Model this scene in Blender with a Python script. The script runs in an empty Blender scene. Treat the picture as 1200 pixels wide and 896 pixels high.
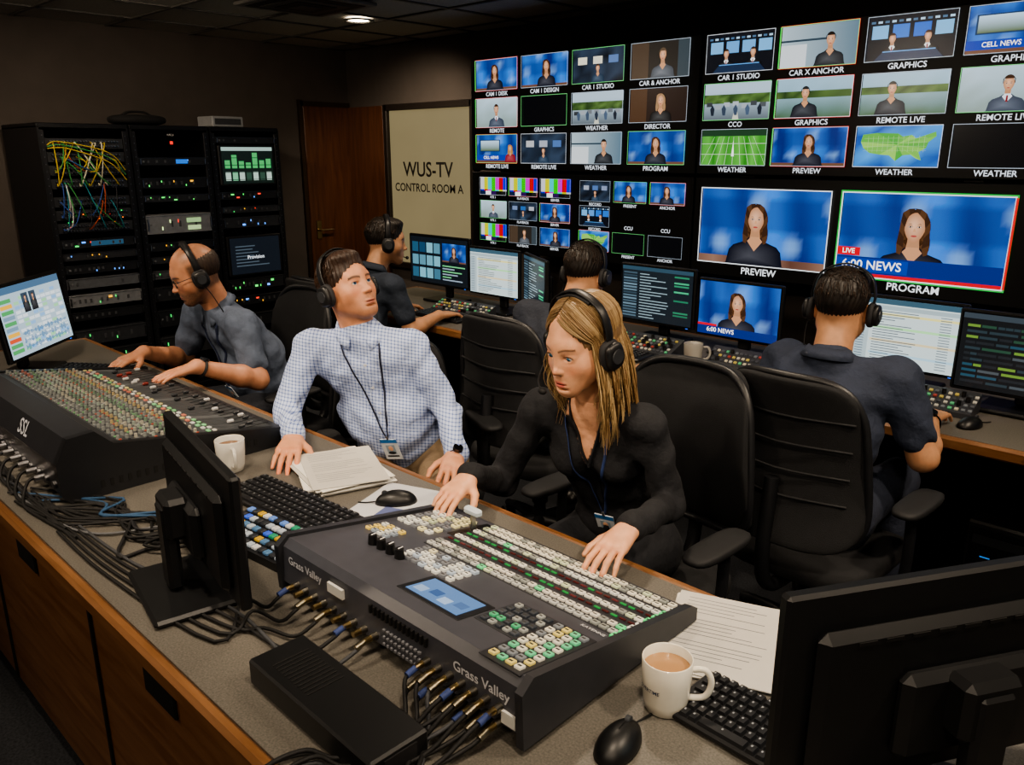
import bpy, math, random, time
import numpy as np
from mathutils import Vector, Matrix, Euler
random.seed(7)
RS=np.random.RandomState(7)
T0=time.time()
def c(h):
    h=h.lstrip('#'); o=[]
    for i in (0,2,4):
        v=int(h[i:i+2],16)/255; o.append(v/12.92 if v<=.04045 else ((v+.055)/1.055)**2.4)
    return tuple(o)
def link(o,parent=None):
    bpy.context.scene.collection.objects.link(o)
    if parent is not None: o.parent=parent
    return o
def empty(name,loc=(0,0,0)):
    e=bpy.data.objects.new(name,None); e.empty_display_size=.1; e.location=loc; return link(e)
# ---------------------------------------------------------------- materials
MATS={}
def mat(key,rough=.5,metal=0,emit=0,noise=0,nscale=40,bump=0,bscale=200,sss=0,spec=.5,coat=0,stretch=(1,1,1),bdist=.002):
    if key in MATS: return MATS[key]
    m=bpy.data.materials.new(key); m.use_nodes=True; nt=m.node_tree; N=nt.nodes; L=nt.links
    b=N['Principled BSDF']; a=N.new('ShaderNodeVertexColor'); a.layer_name='Col'
    b.inputs['Roughness'].default_value=rough; b.inputs['Metallic'].default_value=metal
    b.inputs['Specular IOR Level'].default_value=spec; b.inputs['Coat Weight'].default_value=coat
    out=a.outputs['Color']
    tc=N.new('ShaderNodeTexCoord'); mp=N.new('ShaderNodeMapping'); mp.inputs['Scale'].default_value=stretch
    L.new(tc.outputs['Object'],mp.inputs['Vector'])
    if noise:
        n=N.new('ShaderNodeTexNoise'); n.inputs['Scale'].default_value=nscale; n.inputs['Detail'].default_value=4
        L.new(mp.outputs[0],n.inputs['Vector'])
        r=N.new('ShaderNodeMapRange'); r.inputs[1].default_value=.3; r.inputs[2].default_value=.7
        r.inputs[3].default_value=1-noise; r.inputs[4].default_value=1+noise
        L.new(n.outputs['Fac'],r.inputs[0])
        v=N.new('ShaderNodeVectorMath'); v.operation='SCALE'; L.new(out,v.inputs[0]); L.new(r.outputs[0],v.inputs['Scale']); out=v.outputs[0]
    if emit:
        L.new(out,b.inputs['Emission Color']); b.inputs['Emission Strength'].default_value=emit
        if key=='btn': L.new(out,b.inputs['Base Color'])
        else: b.inputs['Base Color'].default_value=(.01,.01,.01,1)
    else: L.new(out,b.inputs['Base Color'])
    if sss:
        b.inputs['Subsurface Weight'].default_value=sss; b.inputs['Subsurface Radius'].default_value=(.02,.007,.004); b.inputs['Subsurface Scale'].default_value=.5
    if bump:
        n=N.new('ShaderNodeTexNoise'); n.inputs['Scale'].default_value=bscale; n.inputs['Detail'].default_value=3
        L.new(mp.outputs[0],n.inputs['Vector'])
        u=N.new('ShaderNodeBump'); u.inputs['Strength'].default_value=bump; u.inputs['Distance'].default_value=bdist
        L.new(n.outputs['Fac'],u.inputs['Height']); L.new(u.outputs[0],b.inputs['Normal'])
    MATS[key]=m; return m
mat('plastic',.42,noise=.08,nscale=30); mat('rubber',.7,noise=.12,nscale=60); mat('gloss',.15); mat('paper',.8,noise=.02); mat('ceramic',.18,coat=.3,noise=.02)
mat('metal',.3,metal=1,noise=.1); mat('dmetal',.45,metal=.35,noise=.12); mat('fabric',.85,bump=.6,bscale=500,noise=.2)
mat('wallpaint',.9,noise=.08,nscale=6,bump=.15,bscale=150); mat('ceiltile',.95,noise=.1,nscale=60,bump=.3,bscale=120)
mat('skin',.46,noise=.09,nscale=45,sss=.1,bump=.2,bscale=260,bdist=.0012,spec=.45); mat('cloth',.85,noise=.16,nscale=18,bump=.8,bscale=38,bdist=.007)
mat('hair',.5,noise=.4,nscale=22,bump=.6,bscale=60,bdist=.003,stretch=(3,3,.4)); mat('strand',.45,spec=.35); mat('eye',.08)
mat('scr',.25,emit=1.25); mat('led',.4,emit=2.0); mat('btn',.4,emit=.22); mat('lamp',.4,emit=18)
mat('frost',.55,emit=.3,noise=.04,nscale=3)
def special(key,fn):
    m=bpy.data.materials.new(key); m.use_nodes=True; fn(m.node_tree,m.node_tree.nodes,m.node_tree.links,m.node_tree.nodes['Principled BSDF']); MATS[key]=m
def wood(c1,c2,ax):
    def f(nt,N,L,b):
        tc=N.new('ShaderNodeTexCoord'); mp=N.new('ShaderNodeMapping'); mp.inputs['Scale'].default_value=ax
        n=N.new('ShaderNodeTexNoise'); n.inputs['Scale'].default_value=6; n.inputs['Detail'].default_value=6; n.inputs['Distortion'].default_value=.6
        r=N.new('ShaderNodeValToRGB'); r.color_ramp.elements[0].position=.3; r.color_ramp.elements[1].position=.72
        r.color_ramp.elements[0].color=(*c(c1),1); r.color_ramp.elements[1].color=(*c(c2),1)
        L.new(tc.outputs['Object'],mp.inputs[0]); L.new(mp.outputs[0],n.inputs[0]); L.new(n.outputs['Fac'],r.inputs[0]); L.new(r.outputs[0],b.inputs['Base Color'])
        b.inputs['Roughness'].default_value=.42
    return f
special('woodX',wood('6a4526','866040',(.6,6,6)))
special('woodV',wood('46291a','623e28',(5,5,.5)))
def lam(nt,N,L,b):
    tc=N.new('ShaderNodeTexCoord'); n=N.new('ShaderNodeTexNoise'); n.inputs['Scale'].default_value=260; n.inputs['Detail'].default_value=5
    r=N.new('ShaderNodeValToRGB'); r.color_ramp.elements[0].position=.3; r.color_ramp.elements[1].position=.7
    r.color_ramp.elements[0].color=(*c('504d48'),1); r.color_ramp.elements[1].color=(*c('6e6a63'),1)
    L.new(tc.outputs['Object'],n.inputs[0]); L.new(n.outputs['Fac'],r.inputs[0]); L.new(r.outputs[0],b.inputs['Base Color']); b.inputs['Roughness'].default_value=.45
special('laminate',lam)
def carp(nt,N,L,b):
    tc=N.new('ShaderNodeTexCoord'); n=N.new('ShaderNodeTexNoise'); n.inputs['Scale'].default_value=120; n.inputs['Detail'].default_value=4
    r=N.new('ShaderNodeValToRGB'); r.color_ramp.elements[0].position=.3; r.color_ramp.elements[1].position=.75
    r.color_ramp.elements[0].color=(*c('14161a'),1); r.color_ramp.elements[1].color=(*c('32353b'),1)
    L.new(tc.outputs['Object'],n.inputs[0]); L.new(n.outputs['Fac'],r.inputs[0]); L.new(r.outputs[0],b.inputs['Base Color']); b.inputs['Roughness'].default_value=.95
    u=N.new('ShaderNodeBump'); u.inputs['Strength'].default_value=.6; L.new(n.outputs['Fac'],u.inputs['Height']); L.new(u.outputs[0],b.inputs['Normal'])
special('carpet',carp)
def check(lat):
    def f(nt,N,L,b):
        tc=N.new('ShaderNodeTexCoord')
        def line(vec,per,wd):
            d=N.new('ShaderNodeVectorMath'); d.operation='DOT_PRODUCT'; L.new(tc.outputs['Object'],d.inputs[0]); d.inputs[1].default_value=[v/per for v in vec]
            fr=N.new('ShaderNodeMath'); fr.operation='FRACT'; L.new(d.outputs['Value'],fr.inputs[0])
            lt=N.new('ShaderNodeMath'); lt.operation='LESS_THAN'; lt.inputs[1].default_value=wd; L.new(fr.outputs[0],lt.inputs[0]); return lt.outputs[0]
        a=line(lat,.0115,.3); z=line((0,.25,1),.0115,.3)
        s=N.new('ShaderNodeMath'); s.operation='ADD'; L.new(a,s.inputs[0]); L.new(z,s.inputs[1])
        m=N.new('ShaderNodeMath'); m.operation='MULTIPLY'; m.inputs[1].default_value=.5; L.new(s.outputs[0],m.inputs[0])
        mx=N.new('ShaderNodeMix'); mx.data_type='RGBA'; mx.inputs[6].default_value=(*c('b4c2e0'),1); mx.inputs[7].default_value=(*c('40589c'),1)
        L.new(m.outputs[0],mx.inputs[0]); L.new(mx.outputs[2],b.inputs['Base Color']); b.inputs['Roughness'].default_value=.85
        n=N.new('ShaderNodeTexNoise'); n.inputs['Scale'].default_value=22; L.new(tc.outputs['Object'],n.inputs[0])
        u=N.new('ShaderNodeBump'); u.inputs['Strength'].default_value=.8; u.inputs['Distance'].default_value=.016; L.new(n.outputs['Fac'],u.inputs['Height']); L.new(u.outputs[0],b.inputs['Normal'])
    return f
# ---------------------------------------------------------------- mesh builder
_txt={}
def textgeo(s):
    if s in _txt: return _txt[s]
    cu=bpy.data.curves.new('t','FONT'); cu.body=s; cu.align_x='CENTER'; cu.align_y='CENTER'; cu.resolution_u=3; cu.offset=.014
    o=bpy.data.objects.new('t',cu); bpy.context.scene.collection.objects.link(o)
    dg=bpy.context.evaluated_depsgraph_get(); me=o.evaluated_get(dg).to_mesh()
    r=([tuple(v.co) for v in me.vertices],[tuple(p.vertices) for p in me.polygons])
    o.evaluated_get(dg).to_mesh_clear(); bpy.data.objects.remove(o); bpy.data.curves.remove(cu); _txt[s]=r; return r
class MB:
    def __init__(s): s.V=[];s.F=[];s.mi=[];s.C=[];s.S=[];s.mats=[];s.T=Matrix.Identity(4)
    def add(s,vs,fs,m,col=(1,1,1),smooth=False,M=None):
        T=s.T@M if M is not None else s.T
        b=len(s.V); s.V+=[tuple(T@Vector(v)) for v in vs]
        if m not in s.mats: s.mats.append(m)
        i=s.mats.index(m)
        for f in fs:
            s.F.append(tuple(b+k for k in f)); s.mi.append(i); s.S.append(smooth); s.C.append(col)
    def box(s,ctr,size,m,col=(1,1,1),b=0,M=None):
        hx,hy,hz=[x/2 for x in size]; T=Matrix.Translation(ctr)
        if M is not None: T=T@M
        sg=[(x,y,z) for x in(-1,1) for y in(-1,1) for z in(-1,1)]
        if b<=0:
            vs=[(x*hx,y*hy,z*hz) for x,y,z in sg]; fs=[(0,1,3,2),(4,6,7,5),(0,4,5,1),(2,3,7,6),(0,2,6,4),(1,5,7,3)]
            s.add(vs,fs,m,col,M=T); return
        b=min(b,hx*.95,hy*.95,hz*.95); vs=[]; H=(hx,hy,hz)
        for q in sg:
            for a in range(3): vs.append(tuple(q[k]*(H[k] if k==a else H[k]-b) for k in range(3)))
        idx={q:i for i,q in enumerate(sg)}; fs=[]
        for a in range(3):
            p,r=[k for k in range(3) if k!=a]
            for sa in(-1,1):
                f=[]
                for (u,w) in((-1,-1),(1,-1),(1,1),(-1,1)):
                    q=[0]*3;q[a]=sa;q[p]=u;q[r]=w; f.append(idx[tuple(q)]*3+a)
                fs.append(f)
            for u in(-1,1):
                for w in(-1,1):
                    q=[0]*3;q[p]=u;q[r]=w;q[a]=-1;A=idx[tuple(q)];q[a]=1;B=idx[tuple(q)]
                    fs.append([A*3+p,B*3+p,B*3+r,A*3+r])
        for i in range(8): fs.append([i*3,i*3+1,i*3+2])
        out=[]
        for f in fs:
            P=[Vector(vs[k]) for k in f]; n=(P[1]-P[0]).cross(P[2]-P[0]); cc=sum(P,Vector())/len(P)
            out.append(f if n.dot(cc)>0 else f[::-1])
        s.add(vs,out,m,col,M=T)
    def prism(s,prof,x0,x1,m,col=(1,1,1)):
        n=len(prof); vs=[(x0,y,z) for y,z in prof]+[(x1,y,z) for y,z in prof]
        A=sum(prof[i][0]*prof[(i+1)%n][1]-prof[(i+1)%n][0]*prof[i][1] for i in range(n))
        fs=[tuple(range(n))[::-1],tuple(range(n,2*n))]+[(i,(i+1)%n,n+(i+1)%n,n+i) for i in range(n)]
        if A<0: fs=[f[::-1] for f in fs]
        s.add(vs,fs,m,col)
    def rings(s,R,m,col,smooth=True,caps=True,close=True,M=None,loop=False):
        n=len(R[0]); vs=[p for r in R for p in r]; fs=[]
        for i in range(len(R)-(0 if loop else 1)):
            i2=(i+1)%len(R)
            for j in range(n if close else n-1):
                k=(j+1)%n; fs.append((i*n+j,i*n+k,i2*n+k,i2*n+j))
        s.add(vs,fs,m,col,smooth,M=M)
        if caps and not loop:
            s.add(list(R[0]),[tuple(range(n))[::-1]],m,col,M=M); s.add(list(R[-1]),[tuple(range(n))],m,col,M=M)
    def cyl(s,a,b,r1,r2,m,col=(1,1,1),seg=20,smooth=True,M=None):
        a=Vector(a);b=Vector(b);d=(b-a).normalized(); u=d.orthogonal().normalized(); w=d.cross(u)
        R=[[tuple(p+(u*math.cos(t)+w*math.sin(t))*r) for t in [2*math.pi*i/seg for i in range(seg)]] for p,r in((a,r1),(b,r2))]
        s.rings(R,m,col,smooth,M=M)
    def tube(s,pts,r,m,col=(1,1,1),seg=8,sub=4,flat=None,loop=False,M=None,fl=.25,grad=None):
        P=[Vector(p) for p in pts]
        if sub>1 and len(P)>2:
            Q=[];n=len(P)
            rng=range(n) if loop else range(n-1)
            for i in rng:
                p0=P[(i-1)%n] if (i>0 or loop) else P[0]; p1=P[i]; p2=P[(i+1)%n]; p3=P[(i+2)%n] if (i+2<n or loop) else P[-1]
                for k in range(sub):
                    t=k/sub; Q.append(.5*((2*p1)+(p2-p0)*t+(2*p0-5*p1+4*p2-p3)*t*t+(3*p1-p0-3*p2+p3)*t**3))
            if not loop: Q.append(P[-1])
            P=Q
        R=[];up=None;N=len(P)
        for i,p in enumerate(P):
            if loop: d=(P[(i+1)%N]-P[i-1]).normalized()
            else: d=(P[min(i+1,N-1)]-P[max(i-1,0)])
            if d.length<1e-9: d=Vector((0,0,1))
            d.normalize()
            if up is None: up=(Vector(flat)-d*Vector(flat).dot(d)).normalized() if flat is not None and abs(Vector(flat).normalized().dot(d))<.99 else d.orthogonal().normalized()
            else:
                up=(up-d*up.dot(d)); up=up.normalized() if up.length>1e-6 else d.orthogonal().normalized()
            w=d.cross(up); rr=r if not isinstance(r,(list,tuple)) else None
            if rr is None:
                t=i/(N-1)*(len(r)-1); k=min(int(t),len(r)-2); rr=r[k]+(r[k+1]-r[k])*(t-k)
            ru,rw=(rr,rr) if flat is None else (rr*fl,rr)
            R.append([tuple(p+up*math.cos(a)*ru+w*math.sin(a)*rw) for a in [2*math.pi*j/seg for j in range(seg)]])
        if grad:
            for i in range(N-1): s.rings([R[i],R[i+1]],m,mix(grad[0],grad[1],min(1,i/(N-1)*1.3)),True,caps=False,M=M)
        else: s.rings(R,m,col,True,M=M,loop=loop)
    def sph(s,ctr,r,m,col=(1,1,1),seg=20,rg=12,e=1,M=None,deform=None):
        if not isinstance(r,(list,tuple)): r=(r,r,r)
        f=lambda v:math.copysign(abs(v)**e,v); R=[]
        for i in range(rg+1):
            t=-math.pi/2+math.pi*i/rg; t=max(min(t,math.pi/2-1e-3),-math.pi/2+1e-3); ct=f(math.cos(t)); st=f(math.sin(t)); row=[]
            for j in range(seg):
                a=2*math.pi*j/seg; p=[r[0]*ct*f(math.cos(a)),r[1]*ct*f(math.sin(a)),r[2]*st]
                if deform: p=deform(*p)
                row.append((p[0],p[1],p[2]))
            R.append(row)
        T=Matrix.Translation(ctr)
        if M is not None: T=T@M
        s.rings(R,m,col,True,M=T)
    def text(s,t,size,M,m,col):
        v,f=textgeo(t); s.add([(x*size,y*size,0) for x,y,_ in v],f,m,col,M=M)
    def build(s,name,parent=None,M=None):
        me=bpy.data.meshes.new(name); me.from_pydata(s.V,[],s.F)
        for k in s.mats: me.materials.append(MATS[k])
        me.polygons.foreach_set('material_index',s.mi); me.polygons.foreach_set('use_smooth',s.S)
        a=me.color_attributes.new('Col','FLOAT_COLOR','CORNER'); buf=[]
        for f,cc in zip(s.F,s.C):
            if isinstance(cc,list):
                for q in cc: buf+= [q[0],q[1],q[2],1]
            else: buf+=[cc[0],cc[1],cc[2],1]*len(f)
        a.data.foreach_set('color',buf); me.update()
        o=bpy.data.objects.new(name,me); link(o,parent)
        if M is not None: o.matrix_world=M
        return o
def TR(x,y,z,rz=0,rx=0): return Matrix.Translation((x,y,z))@Euler((rx,0,rz)).to_matrix().to_4x4()
FACE=Matrix(((1,0,0,0),(0,0,-1,0),(0,1,0,0),(0,0,0,1)))
# ---------------------------------------------------------------- 2D canvas for screens
class CV:
    def __init__(s,mb,M,m='scr',eps=.0006): s.mb=mb;s.M=M;s.m=m;s.eps=eps
    def clip(s,x,y,w,h): s.b=(x,y,x+w,y+h)
    def poly(s,pts,col,L,clip=True):
        if clip: pts=[(min(max(x,s.b[0]),s.b[2]),min(max(y,s.b[1]),s.b[3])) for x,y in pts]
        s.mb.add([(x,y,L*s.eps) for x,y in pts],[tuple(range(len(pts)))],s.m,col,M=s.M)
    def fan(s,pts,ctr,c0,c1,L):
        pts=[(min(max(x,s.b[0]),s.b[2]),min(max(y,s.b[1]),s.b[3])) for x,y in pts+[ctr]]; k=pts.pop(); n=len(pts)
        for i in range(n):
            a,b=pts[i],pts[(i+1)%n]; s.mb.add([(k[0],k[1],L*s.eps),(a[0],a[1],L*s.eps),(b[0],b[1],L*s.eps)],[(0,1,2)],s.m,[c0,c1,c1],M=s.M)
    def rect(s,x,y,w,h,col,L): s.mb.add([(x,y,L*s.eps),(x+w,y,L*s.eps),(x+w,y+h,L*s.eps),(x,y+h,L*s.eps)],[(0,1,2,3)],s.m,col,M=s.M)
    def ell(s,cx,cy,rx,ry,col,L,n=18,a0=0,a1=360):
        s.poly([(cx+rx*math.cos(math.radians(a0+(a1-a0)*i/n)),cy+ry*math.sin(math.radians(a0+(a1-a0)*i/n))) for i in range(n if a1-a0>=360 else n+1)],col,L)
    def grid(s,x,y,w,h,nx,ny,fn,L):
        vs=[];C=[[fn(i/nx,j/ny) for i in range(nx+1)] for j in range(ny+1)]
        for j in range(ny+1):
            for i in range(nx+1): vs.append((x+w*i/nx,y+h*j/ny,L*s.eps))
        for j in range(ny):
            for i in range(nx):
                k=j*(nx+1)+i; s.mb.add([vs[k],vs[k+1],vs[k+nx+2],vs[k+nx+1]],[(0,1,2,3)],s.m,[C[j][i],C[j][i+1],C[j+1][i+1],C[j+1][i]],M=s.M)
    def text(s,t,x,y,size,col,L): s.mb.text(t,size,s.M@Matrix.Translation((x,y,L*s.eps)),s.m,col)
    def frame(s,x,y,w,h,t,col,L):
        s.rect(x-t,y-t,w+2*t,t,col,L);s.rect(x-t,y+h,w+2*t,t,col,L);s.rect(x-t,y,t,h,col,L);s.rect(x+w,y,t,h,col,L)
def mix(a,b,t): return tuple(a[i]+(b[i]-a[i])*t for i in range(3))
def newsbg(cv,x,y,w,h,L,nx=14,ny=7,seed=0):
    r=random.Random(seed); ph=[r.uniform(0,6) for _ in range(6)]
    def fn(u,v):
        a=.45+.28*math.sin(u*9+ph[0])+.25*math.sin(u*17+ph[1]+v*1.5); bnd=1 if math.sin(v*8+ph[2])>.2 else .5
        q=mix(c('0a2470'),c('3f82dc'),min(1,max(0,a*bnd)))
        return mix(q,c('9accff'),max(0,math.sin(u*11+ph[3])*math.sin(v*6+ph[4])-.55))
    cv.grid(x,y,w,h,nx,ny,fn,L); cv.rect(x,y,w,h*.08,c('6a4a3a'),L+1)
def fig(cv,cx,cy,s,L,skin='d9a078',hair='3a2417',cloth='141a30',long=True,shirt=None,detail=False):
    E=cv.ell; H2=mix(c(hair),c('a07048'),.3); D=(0,0,0)
    def EF(x,y,rx,ry,c0,c1,l,n=20): cv.fan([(x+rx*math.cos(2*math.pi*i/n),y+ry*math.sin(2*math.pi*i/n)) for i in range(n)],(x-rx*.15,y+ry*.25),c0,c1,l)
    if long: EF(cx,cy-.02*s,.45*s,.58*s,H2,mix(c(hair),D,.4),L,24); EF(cx-.3*s,cy-.5*s,.19*s,.42*s,H2,mix(c(hair),D,.3),L,16); EF(cx+.3*s,cy-.5*s,.19*s,.42*s,H2,mix(c(hair),D,.3),L,16)
    sh=[(cx-.2*s,cy-.6*s),(cx-.45*s,cy-.78*s),(cx-.85*s,cy-.92*s),(cx-1.02*s,cy-1.10*s),(cx-1.12*s,cy-1.6*s),(cx-1.2*s,cy-3*s),(cx+1.2*s,cy-3*s),(cx+1.12*s,cy-1.6*s),(cx+1.02*s,cy-1.10*s),(cx+.85*s,cy-.92*s),(cx+.45*s,cy-.78*s),(cx+.2*s,cy-.6*s)]
    cv.fan(sh,(cx-.2*s,cy-1.3*s),mix(c(cloth),(1,1,1),.06),mix(c(cloth),D,.45),L+1)
    cv.poly([(cx-.16*s,cy-.3*s),(cx-.2*s,cy-.65*s),(cx-.3*s,cy-.76*s),(cx,cy-1.12*s),(cx+.3*s,cy-.76*s),(cx+.2*s,cy-.65*s),(cx+.16*s,cy-.3*s)],c(shirt) if shirt else mix(c(skin),(0,0,0),.22),L+2)
    if shirt: cv.poly([(cx-.05*s,cy-.7*s),(cx-.07*s,cy-1.1*s),(cx+.07*s,cy-1.1*s),(cx+.05*s,cy-.7*s)],c('7a1520'),L+3)
    cv.poly([(cx-.17*s,cy-.2*s),(cx-.18*s,cy-.60*s),(cx+.18*s,cy-.60*s),(cx+.17*s,cy-.2*s)],mix(c(skin),(0,0,0),.38),L+3)
    face=[(cx+.32*s*math.cos(t)*(1-.25*max(0,-math.sin(t))),cy+.46*s*math.sin(t)) for t in [2*math.pi*i/28 for i in range(28)]]
    cv.fan(face,(cx-.05*s,cy+.08*s),mix(c(skin),(1,.9,.8),.15),mix(c(skin),c('5a2a18'),.42),L+4)
    if long:
        for q in(-1,1):
            A_=[(0.04,.50),(.14,.40),(.25,.24),(.30,.0),(.29,-.3),(.27,-.62),(.34,-.85),(.46,-.8),(.49,-.5),(.45,-.1),(.43,.2),(.35,.45),(.18,.57),(0.0,.59)]
            pts=[(cx+q*a*s-.05*s*(b>.35),cy+b*s) for a,b in A_]
            for i in range(6): 
                quad=[pts[i],pts[i+1],pts[12-i],pts[13-i]]; cv.poly(quad if q>0 else quad[::-1],mix(c(hair),H2,.5*(i%2)),L+6)
    else:
        E(cx,cy+.14*s,.355*s,.42*s,c(hair),L+5,14,25,155); 
        for q in(-1,1): cv.poly([(cx+q*.3*s,cy+.35*s),(cx+q*.36*s,cy+.3*s),(cx+q*.35*s,cy+.02*s),(cx+q*.31*s,cy+.05*s)],c(hair),L+6)
    if detail or s>.05:
        for q in(-1,1):
            E(cx+q*.13*s,cy+.035*s,.075*s,.04*s,mix(c(skin),c('402018'),.5),L+6,10)
            E(cx+q*.13*s,cy+.03*s,.055*s,.024*s,c('d8ccc4'),L+7,10); E(cx+q*.13*s,cy+.03*s,.028*s,.026*s,c('2a1a12'),L+8,8)
            cv.poly([(cx+q*.06*s,cy+.1*s),(cx+q*.14*s,cy+.13*s),(cx+q*.21*s,cy+.1*s),(cx+q*.14*s,cy+.112*s)],c('4a3020'),L+8)
        E(cx,cy-.25*s,.09*s,.032*s,c('a84a44'),L+7,12); cv.poly([(cx-.02*s,cy-.02*s),(cx-.045*s,cy-.12*s),(cx+.045*s,cy-.12*s),(cx+.02*s,cy-.02*s)],mix(c(skin),(0,0,0),.15),L+7)
def tile(cv,kind,x,y,w,h,seed=0,L=3):
    cv.clip(x,y,w,h); r=random.Random(seed)
    if kind=='anchor': newsbg(cv,x,y,w,h,L,seed=seed); fig(cv,x+w*(.45+.1*r.random()),y+h*.62,h*.36,L+2)
    elif kind=='studio':
        cv.rect(x,y,w,h,c('10131c'),L)
        for i in range(4): cv.rect(x+w*(.05+.24*i),y+h*.5,w*.19,h*.3,mix(c('1f5fc0'),c('8fd0e8'),r.random()*.6),L+1)
        for i in range(12): cv.rect(x+w*(.03+.08*i),y+h*.85,w*.05,h*.05,c('a8c8e0' if i%2 else '4a6a8a'),L+1)
        for q in(.3,.7): fig(cv,x+w*q,y+h*.48,h*.24,L+2,long=False,cloth='0a0c12',shirt='e8e8e8')
        cv.poly([(x+w*.1,y),(x+w*.2,y+h*.2),(x+w*.8,y+h*.2),(x+w*.9,y)],c('20304a'),L+8); cv.rect(x+w*.2,y+h*.19,w*.6,h*.02,c('5fa0e0'),L+9)
    elif kind=='dark':
        cv.grid(x,y,w,h,6,4,lambda u,v:mix(c('0a0d14'),c('3a4a60'),r.random()*.8),L)
        for i in range(3): cv.rect(x+w*(.1+.3*i),y+h*.55,w*.18,h*.22,mix(c('3060a0'),c('e0d8c0'),r.random()),L+1)
        fig(cv,x+w*.5,y+h*.42,h*.22,L+2,cloth='24405a',long=False)
    elif kind=='man':
        cv.grid(x,y,w,h,6,4,lambda u,v:mix(c('7a8a80'),c('b4cad8'),v*.8+.2*r.random()),L); fig(cv,x+w*.5,y+h*.6,h*.36,L+2,long=False,cloth='4a5568',shirt='d8dce4')
    elif kind=='man2':
        cv.grid(x,y,w,h,6,4,lambda u,v:mix(c('3d5a2f'),c('98b8cc'),min(1,v*1.2)*.9+.1*r.random()),L); cv.grid(x,y+h*.5,w,h*.18,9,1,lambda u,v:mix(c('243a1e'),c('58743c'),r.random()),L+1); fig(cv,x+w*(.35+.2*r.random()),y+h*.62,h*.33,L+2,long=False,cloth='1c2430',hair='222222')
    elif kind=='profile':
        cv.grid(x,y,w,h,5,3,lambda u,v:mix(c('a4b4bc'),c('4a6678'),u*.9),L); cv.rect(x,y,w*.35,h*.55,c('c6ccd0'),L+1); cv.rect(x,y+h*.62,w*.6,h*.05,c('30404c'),L+1); fig(cv,x+w*.66,y+h*.6,h*.34,L+2,long=False,cloth='222830',hair='1c1612')
    elif kind=='street':
        cv.grid(x,y,w,h,8,5,lambda u,v:mix(c('5c656c'),c('a8bcca'),min(1,v*1.3)),L)
        cv.grid(x,y+h*.45,w,h*.25,10,2,lambda u,v:mix(c('1d3418'),c('5c7a40'),r.random()),L+1)
        for i in range(7): cv.rect(x+w*(.04+.14*i)*.97,y+h*(.28+.1*r.random()),w*.09,h*.12,mix(c('202428'),c('b0b8c0'),r.random()),L+2)
        cv.poly([(x+w*.45,y),(x+w*.49,y+h*.35),(x+w*.51,y+h*.35),(x+w*.55,y)],c('c0c0b0'),L+3)
        for i in range(5): u=.1+.18*i; cv.poly([(x+w*u,y+h*.3),(x+w*(u+.02),y+h*.12),(x+w*(u+.06),y+h*.12),(x+w*(u+.07),y+h*.3),(x+w*(u+.035),y+h*.42)],mix(c('181c24'),c('4a5a70'),r.random()),L+4)
    elif kind=='field':
        cv.grid(x,y,w,h,10,6,lambda u,v:mix(c('2f7a28'),c('62b04a'),.5+.5*math.sin(u*25)),L); cv.rect(x,y+h*.82,w,h*.18,c('24402a'),L+1)
        for i in range(9):
            u=i/8; cv.poly([(x+w*u-w*.003,y),(x+w*(.5+(u-.5)*.6)-w*.002,y+h*.8),(x+w*(.5+(u-.5)*.6)+w*.002,y+h*.8),(x+w*u+w*.003,y)],c('c4dcb8'),L+2)
        for q in(.3,.6): cv.rect(x,y+h*q,w,h*.012,c('c4dcb8'),L+3)
        cv.poly([(x+w*.48,y+h*.25),(x+w*.5,y+h*.7),(x+w*.52,y+h*.25)],c('ffffff'),L+4)
    elif kind=='map':
        cv.grid(x,y,w,h,6,4,lambda u,v:mix(c('123f98'),c('4a9ade'),r.random()),L)
        P=[(.08,.8),(.25,.84),(.5,.82),(.56,.74),(.66,.78),(.72,.68),(.82,.74),(.93,.85),(.94,.74),(.86,.6),(.84,.46),(.76,.36),(.8,.16),(.74,.2),(.68,.3),(.58,.28),(.5,.14),(.42,.28),(.3,.3),(.18,.34),(.1,.46),(.06,.62)]
        pts=[(x+w*a,y+h*b) for a,b in P]; cx,cy=x+w*.5,y+h*.54
        for i in range(len(pts)):
            a,b=pts[i],pts[(i+1)%len(pts)]; cv.poly([(cx,cy),b,a],mix(c('3f9a3a'),c('9fd060'),r.random()*.8),L+1)
        for i in range(12): cv.rect(x+w*(.15+.06*i),y+h*.36,w*.003,h*.4,c('a8c490'),L+2)
        for i in range(4): cv.rect(x+w*.1,y+h*(.4+.1*i),w*.74,h*.005,c('a8c490'),L+2)
    elif kind=='graphic':
        newsbg(cv,x,y,w,h,L,seed=seed); cv.rect(x+w*.08,y+h*.4,w*.5,h*.42,c('203a5a'),L+2); cv.grid(x+w*.1,y+h*.43,w*.46,h*.36,4,3,lambda u,v:mix(c('5a6a4a'),c('b8d0e4'),v),L+3)
        cv.rect(x,y+h*.08,w*.75,h*.2,c('1a3aa0'),L+4); cv.text('CELL NEWS',x+w*.36,y+h*.18,h*.15,c('ffffff'),L+5); fig(cv,x+w*.84,y+h*.5,h*.24,L+5,hair='b08040',cloth='a02030')
    elif kind=='bars':
        cols=['c0c0c0','c0c000','00c0c0','00c000','c000c0','c00000','0000c0']
        for i,q in enumerate(cols): cv.rect(x+w*i/7,y+h*.3,w/7,h*.7,c(q),L); cv.rect(x+w*i/7,y+h*.22,w/7,h*.08,c(cols[6-i]),L)
        for i,q in enumerate(['102040','f0f0f0','301050','101010','202020']): cv.rect(x+w*i/5,y,w/5,h*.22,c(q),L)
    elif kind=='black': cv.rect(x,y,w,h,c('05070c'),L)
    elif kind=='speaker':
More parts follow.
